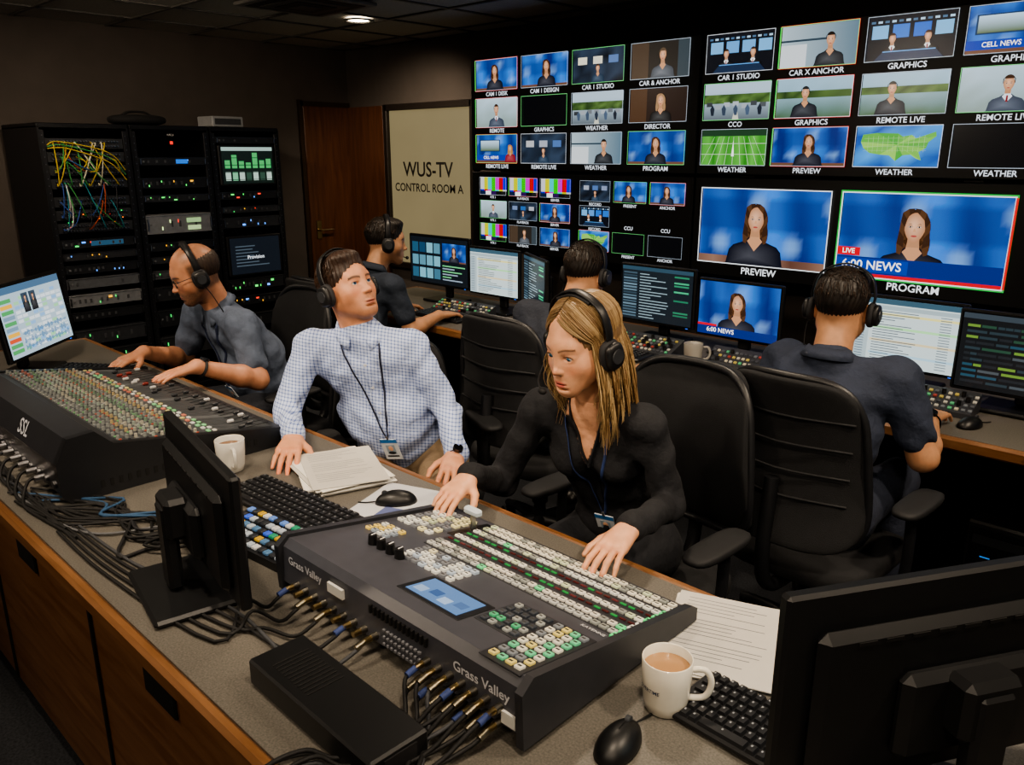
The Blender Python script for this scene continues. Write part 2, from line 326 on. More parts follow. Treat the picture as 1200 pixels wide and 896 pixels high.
        cv.rect(x,y,w,h,c('2c2824'),L); cv.rect(x,y,w*.3,h,c('4a3c30'),L+1); cv.rect(x+w*.8,y,w*.2,h,c('3a444a'),L+1); fig(cv,x+w*.55,y+h*.62,h*.36,L+2,hair='5a4a3a',cloth='5a6068',long=False)
    elif kind=='speaker2':
        cv.rect(x,y,w,h,c('281c18'),L); cv.rect(x,y,w*.3,h,c('4a3424'),L+1); fig(cv,x+w*.55,y+h*.62,h*.36,L+2,hair='9a7a5a',cloth='101014')
    cv.b=(-99,-99,99,99)
    if L==3:
        col={'0':'d8dde4'}.get(str(seed%5),'7fe08a' if seed%3==0 else 'b8c4d0'); t=h*.012
        cv.frame(x,y,w,h,t,c(col),L+12)
        if seed%4==1: cv.frame(x,y,w,h,t*2,c('d03028'),L+11); cv.rect(x-t*3,y,t*3,h,c('40d050'),L+12)
# ---------------------------------------------------------------- room
XL,XR,YF,YB,ZC=-6.27,1.9,-1.4,4.46,2.52
def plane(name,parts):
    mb=MB()
    for p in parts: mb.box(*p[:4],b=p[4] if len(p)>4 else 0)
    return mb.build(name)
plane('floor',[(((XL+XR)/2,(YF+YB)/2,-.05),(XR-XL+.4,YB-YF+.4,.1),'carpet',(1,1,1))])
W=c('4e4742')
plane('wall_left',[((XL-.05,(YF+YB)/2,ZC/2),(.1,YB-YF,ZC),'wallpaint',W)])
plane('wall_back',[(((XL+XR)/2,YB+.05,ZC/2),(XR-XL+.2,.1,ZC),'wallpaint',W)])
plane('wall_right',[((XR+.05,(YF+YB)/2,ZC/2),(.1,YB-YF,ZC),'wallpaint',c('8a827a'))])
plane('wall_front',[(((XL+XR)/2,YF-.05,ZC/2),(XR-XL+.2,.1,ZC),'wallpaint',c('9a9086'))])
mb=MB(); mb.box(((XL+XR)/2,(YF+YB)/2,ZC+.05),(XR-XL+.2,YB-YF+.2,.1),'ceiltile',c('b4afa5'))
x=XL+.45
while x<XR: mb.box((x,(YF+YB)/2,ZC-.004),(.024,YB-YF,.01),'plastic',c('5a5854')); x+=.6
y=YF+.25
while y<YB: mb.box(((XL+XR)/2,y,ZC-.005),(XR-XL,.024,.01),'plastic',c('5a5854')); y+=.6
mb.build('ceiling')
plane('baseboard_left',[((XL+.008,(YF+YB)/2,.05),(.016,YB-YF,.1),'plastic',c('151515'))])
plane('baseboard_back',[((-5.3,YB-.008,.05),(1.9,.016,.1),'plastic',c('151515'))])
mb=MB(); mb.box((XL+.024,4.20,1.02),(.04,.46,2.04),'woodV',(1,1,1),b=.004); mb.box((XL+.018,3.955,1.04),(.03,.04,2.1),'dmetal',c('3a2c20'))
mb.box((XL+.018,4.2,2.06),(.03,.5,.04),'dmetal',c('3a2c20'))
mb.cyl((XL+.04,4.05,1.0),(XL+.1,4.05,1.0),.012,.012,'metal',c('b0a080')); mb.cyl((XL+.095,4.04,1.0),(XL+.095,4.17,1.0),.01,.009,'metal',c('b0a080')); mb.box((XL+.047,4.05,1.0),(.01,.05,.16),'metal',c('a09070'),b=.003)
mb.build('door_1')
mb=MB(); mb.box((-5.985,YB-.022,1.02),(.52,.04,2.04),'woodV',(1,1,1),b=.004); mb.build('trim_1')
mb=MB(); fx0,fx1,fz0,fz1=-5.68,-4.62,.72,2.02
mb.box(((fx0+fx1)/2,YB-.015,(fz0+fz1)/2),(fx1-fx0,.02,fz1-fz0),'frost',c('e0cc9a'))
for q in((fx0,'v'),(fx1,'v')): mb.box((q[0],YB-.03,(fz0+fz1)/2),(.05,.06,fz1-fz0+.05),'dmetal',c('2a2420'),b=.004)
for z in(fz0,fz1): mb.box(((fx0+fx1)/2,YB-.03,z),(fx1-fx0,.06,.05),'dmetal',c('2a2420'),b=.004)
mb.text('WUS-TV',.165,Matrix.Translation((-5.18,YB-.028,1.52))@FACE,'rubber',c('0c0b09')); mb.text('CONTROL ROOM A',.094,Matrix.Translation((-5.18,YB-.028,1.375))@FACE,'rubber',c('0c0b09'))
mb.build('window_1')
def downlight(x,y,energy,aim=None,size=70,col=(1,.82,.62),rad=.08):
    mb=MB(); n=28
    R=[[(r*math.cos(2*math.pi*i/n),r*math.sin(2*math.pi*i/n),z) for i in range(n)] for r,z in((.075,.0),(.1,-.004),(.1,-.014),(.08,-.014),(.07,-.004))]
    mb.rings(R,'plastic',c('b0aca4'),caps=False); mb.cyl((0,0,-.002),(0,0,-.005),.072,.072,'lamp',(1,.85,.65),n)
    o=mb.build('ceiling_or_fill_light',M=Matrix.Translation((x,y,ZC-.008)))  # same fixture also houses the added fill lamps below
    l=bpy.data.lights.new('ceiling_or_fill_spot','SPOT'); l.energy=energy; l.color=col; l.spot_size=math.radians(size); l.spot_blend=.8; l.shadow_soft_size=rad
    lo=bpy.data.objects.new('ceiling_or_fill_spot',l); link(lo,o); lo.location=(0,0,-.03)
    if aim is not None:
        d=Vector(aim)-Vector((x,y,ZC-.04)); lo.rotation_euler=d.to_track_quat('-Z','Y').to_euler()
    return o
downlight(-4.75,3.5,115,(-5.2,4.4,1.2),105)
downlight(-.3,.55,85,(-1.2,1.3,.8),80)
downlight(-1.5,.3,120,(-1.9,1.4,.8),80)
downlight(-2.7,.5,125,(-3.1,1.5,.8),85)
downlight(.4,1.6,125,(-.9,1.7,.8),80)
downlight(-1.6,2.1,70,(-1.5,2.1,.7),120)
downlight(-3.9,1.4,130,(-5.5,2.4,1.1),105)  # added lamp, out of view, brightens the racks and left wall
downlight(-2.9,2.5,85,(-3.1,2.5,.8),115)
downlight(.2,2.5,110,(-.8,2.7,.8),100)
downlight(-2.9,-.6,110,(-1.9,1.5,1.0),80,rad=.12)  # added camera-side fill, out of view, for the seated people
downlight(-.4,-.8,60,(-.9,1.2,.8),90,rad=.12)  # added fill behind the camera, aimed at the front desk
downlight(-5.2,.4,80,(-5.4,1.4,.6),150,rad=.12)  # added wide lamp, out of view, lifts ambient light near the racks
downlight(.9,-.4,90,(.9,.2,.0),150,rad=.12)  # added wide lamp behind the camera to lift the ambient light
mb=MB(); mb.box((0,0,-.01),(.6,.6,.02),'plastic',c('7c7a76'),b=.004)
for i in range(4):
    q=.5-.12*i; mb.box((0,0,-.02-.004*i),(q,q,.006),'plastic',c('5a5854' if i%2 else '22211f'))
mb.build('ceiling_air_diffuser',M=Matrix.Translation((-4.45,2.9,ZC-.01)))
# ---------------------------------------------------------------- video wall
mb=MB(); YW=4.0; BK=c('07080a')
secs=[(-4.2,-2.425),(-2.415,-.735),(-.725,.95)]
for a,b in secs:
    mb.box(((a+b)/2,YW+.06,1.9),(b-a,.12,.72),'plastic',BK,b=.006); mb.box(((a+b)/2,YW+.06,1.265),(b-a,.12,.53),'plastic',BK,b=.006)
    for q in(a+.3,b-.3): mb.box((q,YW+.22,1.5),(.08,.4,.9),'dmetal',c('151515')); mb.box((q,YW+.3,.5),(.08,.08,1.1),'dmetal',c('151515'))
cv=CV(mb,Matrix.Translation((0,YW-.0005,0))@FACE,eps=.0007); cv.b=(-99,-99,99,99)
rows=[(2.055,.188),(1.822,.18),(1.592,.18)]
L1=[['anchor','anchor','dark','speaker'],['man','black','street','speaker2'],['graphic','dark','profile','anchor']]
N1=[['CAM 1 DESK','CAM 1 DESIGN','CAR 1 STUDIO','CAR & ANCHOR'],['REMOTE','GRAPHICS','WEATHER','DIRECTOR'],['REMOTE LIVE','REMOTE LIVE','WEATHER','PROGRAM']]
L2=[['studio','profile','studio','graphic'],['street','man2','man2','man'],['field','anchor','map','black']]
N2=[['CAR 1 STUDIO','CAR X ANCHOR','GRAPHICS','GRAPHICS'],['CCO','GRAPHICS','REMOTE LIVE','REMOTE LIVE'],['WEATHER','PREVIEW','WEATHER','WEATHER']]
L3=[['anchor','studio','street','man'],['man2','map','dark','black'],['anchor','field','studio','graphic']]
def put(LL,NN,cols,w,sd):
    for j,(z,h) in enumerate(rows):
        for i,x in enumerate(cols):
            tile(cv,LL[j][i],x,z,w,h,seed=sd+j*4+i); cv.text(NN[j][i],x+w/2,z-.025,.036,c('d8dee6'),3)
put(L1,N1,[-4.14,-3.72,-3.30,-2.87],.38,1); put(L2,N2,[-2.385,-1.975,-1.557,-1.139],.375,20); put(L3,N2,[-.70,-.29,.12,.53],.375,40)
SM=[['bars','bars','bars'],['man','dark','anchor'],['bars','speaker','anchor']]
for j,z in enumerate((1.38,1.225,1.07)):
    for i,x in enumerate((-4.11,-3.83,-3.55)):
        tile(cv,SM[j][i],x,z,.25,.115,seed=60+j*3+i); cv.text(['VTR 1','PLAYBACK','SERVER'][i],x+.12,z-.018,.022,c('d8dee6'),3)
for j,z in enumerate((1.37,1.22,1.07)):
    for i,x in enumerate((-3.22,-2.96,-2.70)):
        if j==1 and i>0: cv.text('CCU',x+.11,z,.03,c('d8dee6'),3); continue
        tile(cv,[['dark','anchor','anchor'],['studio'],['map','black','black']][j][i],x,z,.23,.12,seed=71+j*3+i); cv.text(['RECORD','PRESENT','ANCHOR'][i],x+.115,z-.02,.024,c('d8dee6'),3)
def bigtile(x,w,kind):
    z,h=1.078,.392; cv.clip(x,z,w,h); newsbg(cv,x,z,w,h,3,nx=30,ny=12,seed=11)
    cv.grid(x,z,w,h*.1,8,1,lambda u,v:mix(c('5a3a30'),c('8a6a5a'),.5+.5*math.sin(u*14)),5)
    if kind=='p':
        cv.b=(x,z,x+w,z+h); fig(cv,x+w*.46,z+h*.6,h*.37,6,detail=True,cloth='10152a')
    else:
        fig(cv,x+w*.47,z+h*.62,h*.38,6,detail=True,cloth='10152a')
        cv.rect(x,z+h*.04,w,h*.2,c('0c2a78'),16); cv.rect(x,z+h*.06,w*.46,h*.16,c('123c9c'),17); cv.text('6:00 NEWS',x+w*.23,z+h*.14,h*.15,c('ffffff'),18)
        cv.rect(x,z+h*.25,w*.15,h*.1,c('d01828'),17); cv.text('LIVE',x+w*.075,z+h*.3,h*.085,c('ffffff'),18); cv.rect(x,z,w,h*.04,c('d01828'),16)
    cv.b=(-99,-99,99,99); cv.frame(x,z,w,h,.005,c('e8ecf0'),15)
    if kind!='p': cv.frame(x,z,w,h,.012,c('2fae4a'),14); cv.rect(x+w+.002,z,.01,h,c('d02828'),15)
bigtile(-2.36,.715,'p'); bigtile(-1.585,.73,'g'); cv.text('PREVIEW',-2.0,1.04,.05,c('e8ecf0'),3); cv.text('PROGRAM',-1.22,1.04,.05,c('e8ecf0'),3)
bigtile(-.68,.73,'p'); bigtile(.12,.73,'p')
mb.build('video_wall')
# ---------------------------------------------------------------- screens UI
def ui(cv,kind,x,y,w,h,seed=0):
    r=random.Random(seed); cv.clip(x,y,w,h)
    if kind=='rundown':
        cv.rect(x,y,w,h,c('c4d2d2'),1); cv.rect(x,y+h*.92,w,h*.08,c('3c5a6a'),2); cv.rect(x,y+h*.84,w,h*.06,c('a0b0b4'),2); cv.rect(x,y,w*.14,h*.82,c('a8b8bc'),2)
        for i in range(20):
            yy=y+h*(.8-.04*i)
            if i%5==1: cv.rect(x+w*.16,yy-h*.005,w*.82,h*.036,c(['e2d890','a8e0a0','d8c8a0','a8c8d8'][i//5]),2)
            cv.rect(x+w*.18,yy+h*.006,w*(.1+.4*r.random()),h*.012,c('606a72'),3); cv.rect(x+w*.8,yy+h*.006,w*.1,h*.012,c('707a82'),3)
            cv.rect(x+w*.02,yy+h*.006,w*.08,h*.012,c('607080'),3)
    elif kind=='dark':
        cv.rect(x,y,w,h,c('18222a'),1); cv.rect(x,y+h*.93,w,h*.07,c('2f4a5a'),2)
        for i in range(16):
            yy=y+h*(.86-.054*i); cv.rect(x+w*.02,yy,w*.2,h*.03,mix(c('2a3c48'),c('6a8494'),r.random()),2); cv.rect(x+w*.26,yy,w*(.1+.35*r.random()),h*.016,c('8ea4ac'),3)
            if r.random()<.5: cv.rect(x+w*.75,yy,w*.2,h*.03,mix(c('2a6a50'),c('50c890'),r.random()),3)
    elif kind=='multi':
        cv.rect(x,y,w,h,c('101820'),1)
        for j in range(3):
            for i in range(4): cv.rect(x+w*(.03+.13*i),y+h*(.1+.28*j),w*.11,h*.22,mix(c('123a5a'),c('7ab8c8'),r.random()),2)
        tile(cv,'anchor',x+w*.57,y+h*.5,w*.4,h*.4,seed=5,L=2.5); cv.b=(-99,-99,99,99)
        for i in range(6): cv.rect(x+w*.57,y+h*(.1+.06*i),w*(.15+.25*r.random()),h*.025,c('6ac080' if i%2 else '90a0b0'),2)
    elif kind=='timeline':
        cv.rect(x,y,w,h,c('16191c'),1); cv.rect(x,y+h*.93,w,h*.07,c('3a444c'),2)
        for i in range(11):
            yy=y+h*(.82-.075*i); u=0
            while u<.92:
                q=.04+.2*r.random(); cv.rect(x+w*(.04+u),yy,w*min(q,.94-u)*.9,h*.035,c(r.choice(['2c4a3a','68883c','2a4a5a','484f54','2c3a40','24282c','24282c'])),2); u+=q
    elif kind=='audio':
        cv.rect(x,y,w,h,c('a8bcc8'),1); cv.rect(x,y+h*.9,w,h*.1,c('4a6a88'),2)
        for j in range(12):
            for i in range(9):
                if r.random()<.75: cv.rect(x+w*(.22+.085*i),y+h*(.06+.066*j),w*.075,h*.045,c(r.choice(['d8e0e4','d8e0e4','c8d4da','9ad0a0','d8e0e6','88b0d8'])),2)
        for j in range(10): cv.rect(x+w*.02,y+h*(.06+.08*j),w*.17,h*.055,c(r.choice(['d05838','e8b040','50a060','7a94a8'])),2)
        for j,yy in enumerate((.30,.20,.10)):
            for i in range(60): hh=h*.045*abs(math.sin(i*.7+j)*math.sin(i*.23+j*2))+h*.004; cv.rect(x+w*(.23+.0122*i),y+h*yy-hh,w*.008,hh*2,c('2a6a9a'),3)
        for q in(.4,.52): cv.rect(x+w*(q-.05),y+h*.66,w*.1,h*.2,c('384858'),3); fig(cv,x+w*q,y+h*.79,h*.07,4,cloth='181c28',long=False)
    elif kind=='news':
        tile(cv,'anchor',x,y,w,h,seed=9,L=2.5); cv.b=(-99,-99,99,99); cv.rect(x,y,w,h*.16,c('0c2a78'),15); cv.text('6:00 NEWS',x+w*.3,y+h*.09,h*.12,c('ffffff'),16); cv.rect(x,y+h*.16,w*.25,h*.04,c('d01828'),15)
    elif kind=='rack':
        cv.rect(x,y,w,h,c('0c1a14'),1)
        for i in range(7): cv.rect(x+w*(.05+.135*i),y+h*.42,w*.1,h*(.15+.3*r.random()),c('48a860'),2); cv.rect(x+w*(.05+.135*i),y+h*.08,w*.1,h*.24,c(r.choice(['a8bcb0','70b088','304a3c'])),2)
        for j in range(4): cv.rect(x+w*.03,y+h*(.1+.2*j),w*.94,h*.015,c('0c1a14'),3)
        cv.rect(x,y+h*.9,w,h*.1,c('98b0a8'),2)
    elif kind=='boot':
        cv.rect(x,y,w,h,c('141a22'),1)
        for i in range(7): cv.rect(x+w*.1,y+h*(.75-.09*i),w*(.3+.4*r.random()),h*.03,c('4a5660'),2)
        cv.text('Provision',x+w*.5,y+h*.45,h*.14,c('e8eef4'),3)
    cv.b=(-99,-99,99,99)
def monitor(x,y,rz,w=.5,h=.3,zc=.98,z0=.75,kind=None,tilt=0,seed=0,base='rect'):
    mb=MB(); D=c('141517'); Z=zc-z0
    mb.T=Matrix.Translation((0,0,Z))@Euler((tilt,0,0)).to_matrix().to_4x4()
    mb.box((0,.008,0),(w,.022,h),'plastic',D,b=.005); mb.box((0,.026,-.012),(w*.84,.026,h*.74),'plastic',c('111214'),b=.02); mb.box((0,.045,-.03),(w*.4,.03,h*.42),'plastic',c('141517'),b=.012)
    for i in range(9): mb.box((-w*.3+i*w*.075,.0395,h*.28),(w*.05,.002,.005),'rubber',c('040404'))
    mb.box((0,-.0035,0),(w*.955,.002,h*.93),'gloss',c('050506'))
    if kind:
        cv=CV(mb,Matrix.Translation((0,-.0045,0))@FACE,eps=.0003); ui(cv,kind,-w*.47,-h*.455,w*.94,h*.91,seed)
    mb.box((w*.42,-.004,-h*.485),(.012,.002,.003),'led',c('3060d0'))
    mb.T=Matrix.Identity(4)
    mb.box((0,.085,Z/2+.02),(.06,.03,Z),'plastic',D,b=.008); mb.box((0,.07,Z-.01),(.09,.05,.09),'plastic',D,b=.01)
    if base=='rect': mb.box((0,.06,.009),(.26,.19,.016),'plastic',D,b=.006)
    else: mb.cyl((0,.06,.001),(0,.06,.016),.115,.105,'plastic',D,32)
    return mb.build('computer_monitor',M=TR(x,y,z0,rz))
Z=.751
monitor(-3.77,3.3,0,.56,.31,1.01,Z,'multi',seed=1); monitor(-3.27,3.28,.0,.41,.28,.99,Z,'rundown',seed=2); monitor(-2.90,3.22,-.55,.42,.28,.98,Z,'dark',seed=3)
monitor(-2.17,3.3,0,.43,.29,.985,Z,'dark',seed=4); monitor(-1.73,3.3,0,.42,.27,.965,Z,'news',seed=5)
monitor(-1.0,3.28,0,.42,.29,.97,Z,'rundown',seed=6); monitor(-.57,3.2,.0,.46,.3,.965,Z,'timeline',seed=7); monitor(.1,3.25,-.1,.46,.3,.97,Z,'dark',seed=8)
monitor(-3.74,1.02,math.radians(135),.5,.31,1.0,Z,'audio',seed=8,tilt=-.12)
monitor(-1.55,.69,math.pi-.187,.50,.275,.942,Z,'dark',seed=9,base='rect')
monitor(-.235,1.115,math.atan2(.52,-.855)+math.pi/2,.54,.31,.965,Z,'rundown',seed=10,base='round')
# ---------------------------------------------------------------- desks
def desk(name,x0,x1,y0,y1,front):
    mb=MB(); z=.75; cy=(y0+y1)/2; cx=(x0+x1)/2
    mb.box((cx,cy,z-.018),(x1-x0,y1-y0-.05,.036),'laminate',(1,1,1))
    for yy in(y0+.0125,y1-.0125): mb.box((cx,yy,z-.021),(x1-x0,.028,.044),'woodX',(1,1,1),b=.008)
    for xx in(x0-.012,x1+.012): mb.box((xx,cy,z-.021),(.026,y1-y0,.044),'woodX',(1,1,1),b=.008)
    if front:
        mb.box((cx,y0+.05,.39),(x1-x0-.06,.03,.64),'woodX',(1,1,1))
        n=int((x1-x0)/.75)
        for i in range(n+1):
            xx=x0+.05+i*(x1-x0-.1)/n; mb.box((xx,y0+.033,.39),(.012,.008,.64),'rubber',c('0c0806'))
            if i<n: mb.box((xx+.37,y0+.032,.63),(.14,.008,.06),'rubber',c('0a0908'),b=.003)
        mb.box((cx,y0+.075,.04),(x1-x0-.06,.03,.08),'rubber',c('0a0a0a'))
        n=5
        for i in range(n+1): mb.box((x0+.05+i*(x1-x0-.1)/n,cy-.1,.36),(.03,y1-y0-.3,.7),'plastic',c('1a1512'))
    else:
        mb.box((cx,y1-.08,.36),(x1-x0-.06,.03,.7),'plastic',c('141110'))
        for i in range(6): mb.box((x0+.05+i*(x1-x0-.1)/5,cy+.12,.36),(.035,y1-y0-.35,.7),'plastic',c('1a1512'))
    return mb.build(name)
desk('control_desk',-4.3,1.5,.47,1.395,True)
desk('control_desk',-4.35,1.5,2.8,3.62,False)
# ---------------------------------------------------------------- small props
def keyboard(x,y,rz,w=.44,col='16171a',num=True,tilt=0):
    mb=MB(); d=.145; mb.box((0,0,.008),(w,d,.014),'plastic',c(col),b=.004)
    nx=15 if not num else 19; px=(w-.02)/nx
    for j in range(6):
        i=0
        while i<nx:
            if num and i==15: i+=.35; 
            k=1
            if j==0 and 3<=i<8: k=5
            if j>0 and i==0: k=1+(.5 if j in(2,3) else 0)
            if i+k>nx+.01: break
            cx=-w/2+.01+(i+k/2)*px; cy=-d/2+.014+j*.0235
            a,b=px*k/2-.0012,.0102; t=.0022
            mb.add([(cx-a,cy-b,.014),(cx+a,cy-b,.014),(cx+a,cy+b,.014),(cx-a,cy+b,.014),(cx-a+t,cy-b+t,.021),(cx+a-t,cy-b+t,.021),(cx+a-t,cy+b-t,.021),(cx-a+t,cy+b-t,.021)],
                   [(0,1,5,4),(1,2,6,5),(2,3,7,6),(3,0,4,7),(4,5,6,7)],'plastic',c('1d1e21'))
            mb.box((cx-.002,cy+.003,.0213),(.003,.004,.0002),'paper',c('8a8d92'))
            i+=k
    return mb.build('computer_keyboard',M=TR(x,y,Z,rz,tilt))
def mouse(x,y,rz,z=Z,col='0f1012'):
    mb=MB()
    def df(px,py,pz):
        return (px*(1-.12*py/.055),py,pz if pz>0 else 0)
    mb.sph((0,0,.0005),(.032,.056,.034),'plastic',c(col),24,16,M=None,deform=df); mb.cyl((-.004,.03,.028),(.004,.03,.028),.008,.008,'rubber',c('303338'),12); mb.tube([(0,.054,.008),(0,.02,.0322),(0,-.005,.0342)],.0008,'rubber',c('000000'),4)
    mb.tube([(0,.055,.006),(.006,.08,.003),(.012,.10,.003)],.002,'rubber',c('0a0a0a'),6)
    return mb.build('computer_mouse',M=TR(x,y,z,rz))
def mug(x,y,rz,col='d8d4cb',z=Z,coffee='6a4a32',s=1,label=True):
    mb=MB(); n=36; prof=[(.030,.0),(.034,.002),(.038,.02),(.0415,.06),(.0425,.095),(.0415,.0965),(.040,.095),(.039,.06),(.036,.012),(0.001,.010)]
    R=[[(r*s*math.cos(2*math.pi*i/n),r*s*math.sin(2*math.pi*i/n),q*s) for i in range(n)] for r,q in prof]
    mb.rings(R,'ceramic',c(col),caps=True); mb.cyl((0,0,.07*s),(0,0,.078*s),.0395*s,.0398*s,'gloss',c(coffee),n)
    mb.tube([(.038*s,0,.078*s),(.062*s,0,.08*s),(.073*s,0,.058*s),(.064*s,0,.03*s),(.036*s,0,.024*s)],.0055*s,'ceramic',c(col),10,5)
    if label:
        v,f=textgeo('OVERTIME'); sz=.009
        vs=[]
        for a,b,_ in v: an=-math.pi/2+a*sz/.0415-.75; vs.append((.0422*math.cos(an),.0422*math.sin(an),.05+b*sz))
        mb.add(vs,f,'rubber',c('1a2c4a'))
    return mb.build('coffee_mug',M=TR(x,y,z,rz))
def papers(x,y,rz,n=3,w=.215,h=.28,name='paper_stack',z=Z,j=.006,ja=.05):
    mb=MB(); r=random.Random(int(abs(x)*100))
    for i in range(n):
        T=TR(r.uniform(-j,j),r.uniform(-j,j),.0012+i*.0024,r.uniform(-ja,ja)); mb.add([(-w/2,-h/2,-.001),(w/2,-h/2,-.001),(w/2,h/2,-.001),(-w/2,h/2,-.001),(-w/2,-h/2,.001),(w/2,-h/2,.001),(w/2,h/2,.001),(-w/2,h/2,.001)],[(3,2,1,0),(4,5,6,7),(0,1,5,4),(1,2,6,5),(2,3,7,6),(3,0,4,7)],'paper',c('d4d1ca' if i%2 else 'b8b5ae'),M=T)
    for k in range(18):
        yy=h*.42-k*h*.047
        if k%6==5: continue
        q=r.uniform(.35,.8)*w; mb.add([(-w*.4,yy,.0013),(-w*.4+q,yy,.0013),(-w*.4+q,yy+.0022,.0013),(-w*.4,yy+.0022,.0013)],[(0,1,2,3)],'paper',c('75767a'),M=T)
    return mb.build(name,M=TR(x,y,z,rz))
keyboard(-1.765,1.005,.07,.45)
keyboard(-.425,1.06,-.04,.35,num=True)
keyboard(-3.58,1.17,math.radians(125)-math.pi/2,.36,num=False)
keyboard(-3.40,2.99,0,.4); keyboard(-2.2,2.96,.05,.42); keyboard(-.95,2.95,0,.36,num=False)
mouse(-1.585,1.215,2.5,Z+.004); mouse(-.61,.885,.15); mouse(-3.07,2.96,-.2); mouse(-.66,2.97,-.3); mouse(-1.88,2.94,.1)
mb=MB(); mb.box((0,0,.002),(.20,.23,.004),'paper',c('b9bbc0'),b=.001); mb.box((.03,-.06,.0045),(.1,.06,.0006),'paper',c('56608a')); mb.build('mouse_pad',M=TR(-1.575,1.215,Z,.35))
mug(-2.125,1.03,-.3,'c9c6be'); mug(-.610,1.015,.55,'d8d2c4',coffee='a5805c'); mug(-1.80,3.05,.6,'8c8a84',label=False)
papers(-1.88,1.235,1.2,9,.215,.29,j=.016,ja=.17); papers(-.635,1.262,.40,3); papers(-1.62,2.97,.9,2); papers(-.36,2.93,.2,3)
papers(-1.25,2.94,.1,1,.15,.2,'note_sheet')
mb=MB(); mb.prism([(-.065,0),(-.065,.02),(.065,.042),(.065,0)],-.16,.16,'plastic',c('17181b'))
for j in range(5):
    for i in range(14):
        q=random.choice(['4a6a8a','98a0a8','3a5ac0','98a0a8','2a8060','b0b0b0','a88830','5a7ab8','2a2c30','2a2c30']); y=-.05+j*.024; mb.box((-.142+i*.0218,y,.0235+(y+.065)*.17),(.017,.018,.008),'btn',c(q),b=.002)
mb.build('shotbox_keypad',M=TR(-1.60,.855,Z,.1))
mb=MB(); mb.box((0,0,.027),(.36,.11,.05),'plastic',c('0f1012'),b=.004)
for i in range(12): mb.box((-.13+i*.01,0,.0525),(.003,.07,.001),'rubber',c('050505'))
mb.box((.181,0,.028),(.003,.06,.03),'dmetal',c('2a2a2c')); mb.box((-.181,0,.028),(.003,.06,.03),'dmetal',c('2a2a2c'))
for q in(-1,1):
    for p in(-1,1): mb.cyl((q*.15,p*.04,0),(q*.15,p*.04,.004),.008,.008,'rubber',c('111111'),10)
mb.build('power_supply_box',M=TR(-.99,.612,Z,-.02))
# ---------------------------------------------------------------- production switcher
mb=MB(); x0,x1,y0,y1=-1.41,-.70,.765,1.26; CW=c('3f4047'); zb=Z+.012
prof=[(y0+.02,zb),(y0,zb+.02),(y0+.005,.862),(y0+.02,.876),(y1-.02,.795),(y1,.785),(y1,zb+.008),(y1-.03,zb)]
mb.prism(prof,x0+.012,x1-.012,'plastic',CW)
EP=[(y0-.004,zb),(y0-.008,.864),(y0+.018,.884),(y1-.018,.803),(y1+.004,.790),(y1+.004,zb)]
mb.prism(EP,x0,x0+.016,'plastic',c('2c2d32')); mb.prism(EP,x1-.016,x1,'plastic',c('2c2d32'))
sl=-(.876-.795)/(y1-.02-y0-.02)
def sz(w): return .876+sl*(w-.02)
sang=math.atan(sl)
TILT=Euler((sang,0,0)).to_matrix().to_4x4()
def sbtn(u,w,m='btn',col='d8d4c8',a=.0155,b=.0145,h=.007):
    mb.box((x0+u,y0+w,sz(w)+h/2-.001),(a,b,h),m,c(col),b=.0012,M=TILT)
    mb.box((x0+u,y0+w,sz(w)+h-.0009),(a*.55,b*.3,.0003),'rubber',c('3a3a38'),M=TILT)
def plate(u,w,a,b,col='1d1e22'): mb.box((x0+u,y0+w,sz(w)),(a,b,.003),'plastic',c(col),b=.001,M=TILT)
for k,w in enumerate((.458,.433,.401,.376,.344,.319,.287,.262)):
    plate(.44,w,.53,.023,'222328')
    for i in range(26):
        q=['c8c2b0','d0cab8','c4c4bc','2f6a44','ccc8bc','3a4a44','c8c2b4','a8a8a2'][k]
        r=random.random()
        if r<.03: q='60c888'
        elif r<.05: q='c86050'
        elif r<.2: q='82847e'
        elif r<.32: q='b8c0a0'
        u=.188+i*.0196
        if k in(3,5): mb.box((x0+u,y0+w,sz(w)+.002),(.013,.005,.003),'led' if r<.5 else 'plastic',c('1a702f' if r<.45 else '501818'),M=TILT); continue
        sbtn(u,w,'btn',q)
for j in range(6):
    for i in range(5): sbtn(.04+i*.024,.30+j*.027,'btn',random.choice(['d0c898','c8c8c0','a8b090','b8b8b0','6a6c70']),.017,.016)
for i in range(4):
    u=.13+i*.03; w=.15; mb.cyl((x0+u,y0+w,sz(w)),(x0+u,y0+w,sz(w)+.022),.011,.009,'plastic',c('08080a'),18); mb.box((x0+u,y0+w+.003,sz(w)+.0225),(.002,.012,.001),'paper',c('dddddd'))
for j in range(3):
    for i in range(4): sbtn(.05+i*.02,.2+j*.022,'btn',random.choice(['a8c078','c0c0b8','808890','c8b060']),.014,.014)
for j in range(4):
    for i in range(8): sbtn(.21+i*.021,.165+j*.022,'btn',random.choice(['c8c8c0','c8c8c0','a0acb8','6a6c70','c8c0a0']),.015,.014)
plate(.41,.105,.17,.095,'0c0d10'); mb.box((x0+.41,y0+.105,sz(.105)+.0022),(.14,.074,.001),'scr',c('5f80aa'),M=TILT)
for i in range(4): mb.box((x0+.36+i*.033,y0+.09+.01*(i%2),sz(.095+.01*(i%2))+.0042),(.024,.022,.0006),'scr',c(['94a8c0','3a5a88','a0b4cc','4f6b94'][i]),M=TILT)
plate(.55,.15,.1,.12,'26282d')
for j in range(5):
    for i in range(5): sbtn(.515+i*.018,.105+j*.022,'btn',random.choice(['30343a','30343a','8a8c88','45a070','3c4046']),.013,.014)
plate(.64,.11,.09,.2,'222328')
for j in range(8):
    for i in range(4): sbtn(.612+i*.019,.03+j*.023,'btn',random.choice(['c8c4b4','c8c4b4','60b888','c8b870','707478']),.014,.015)
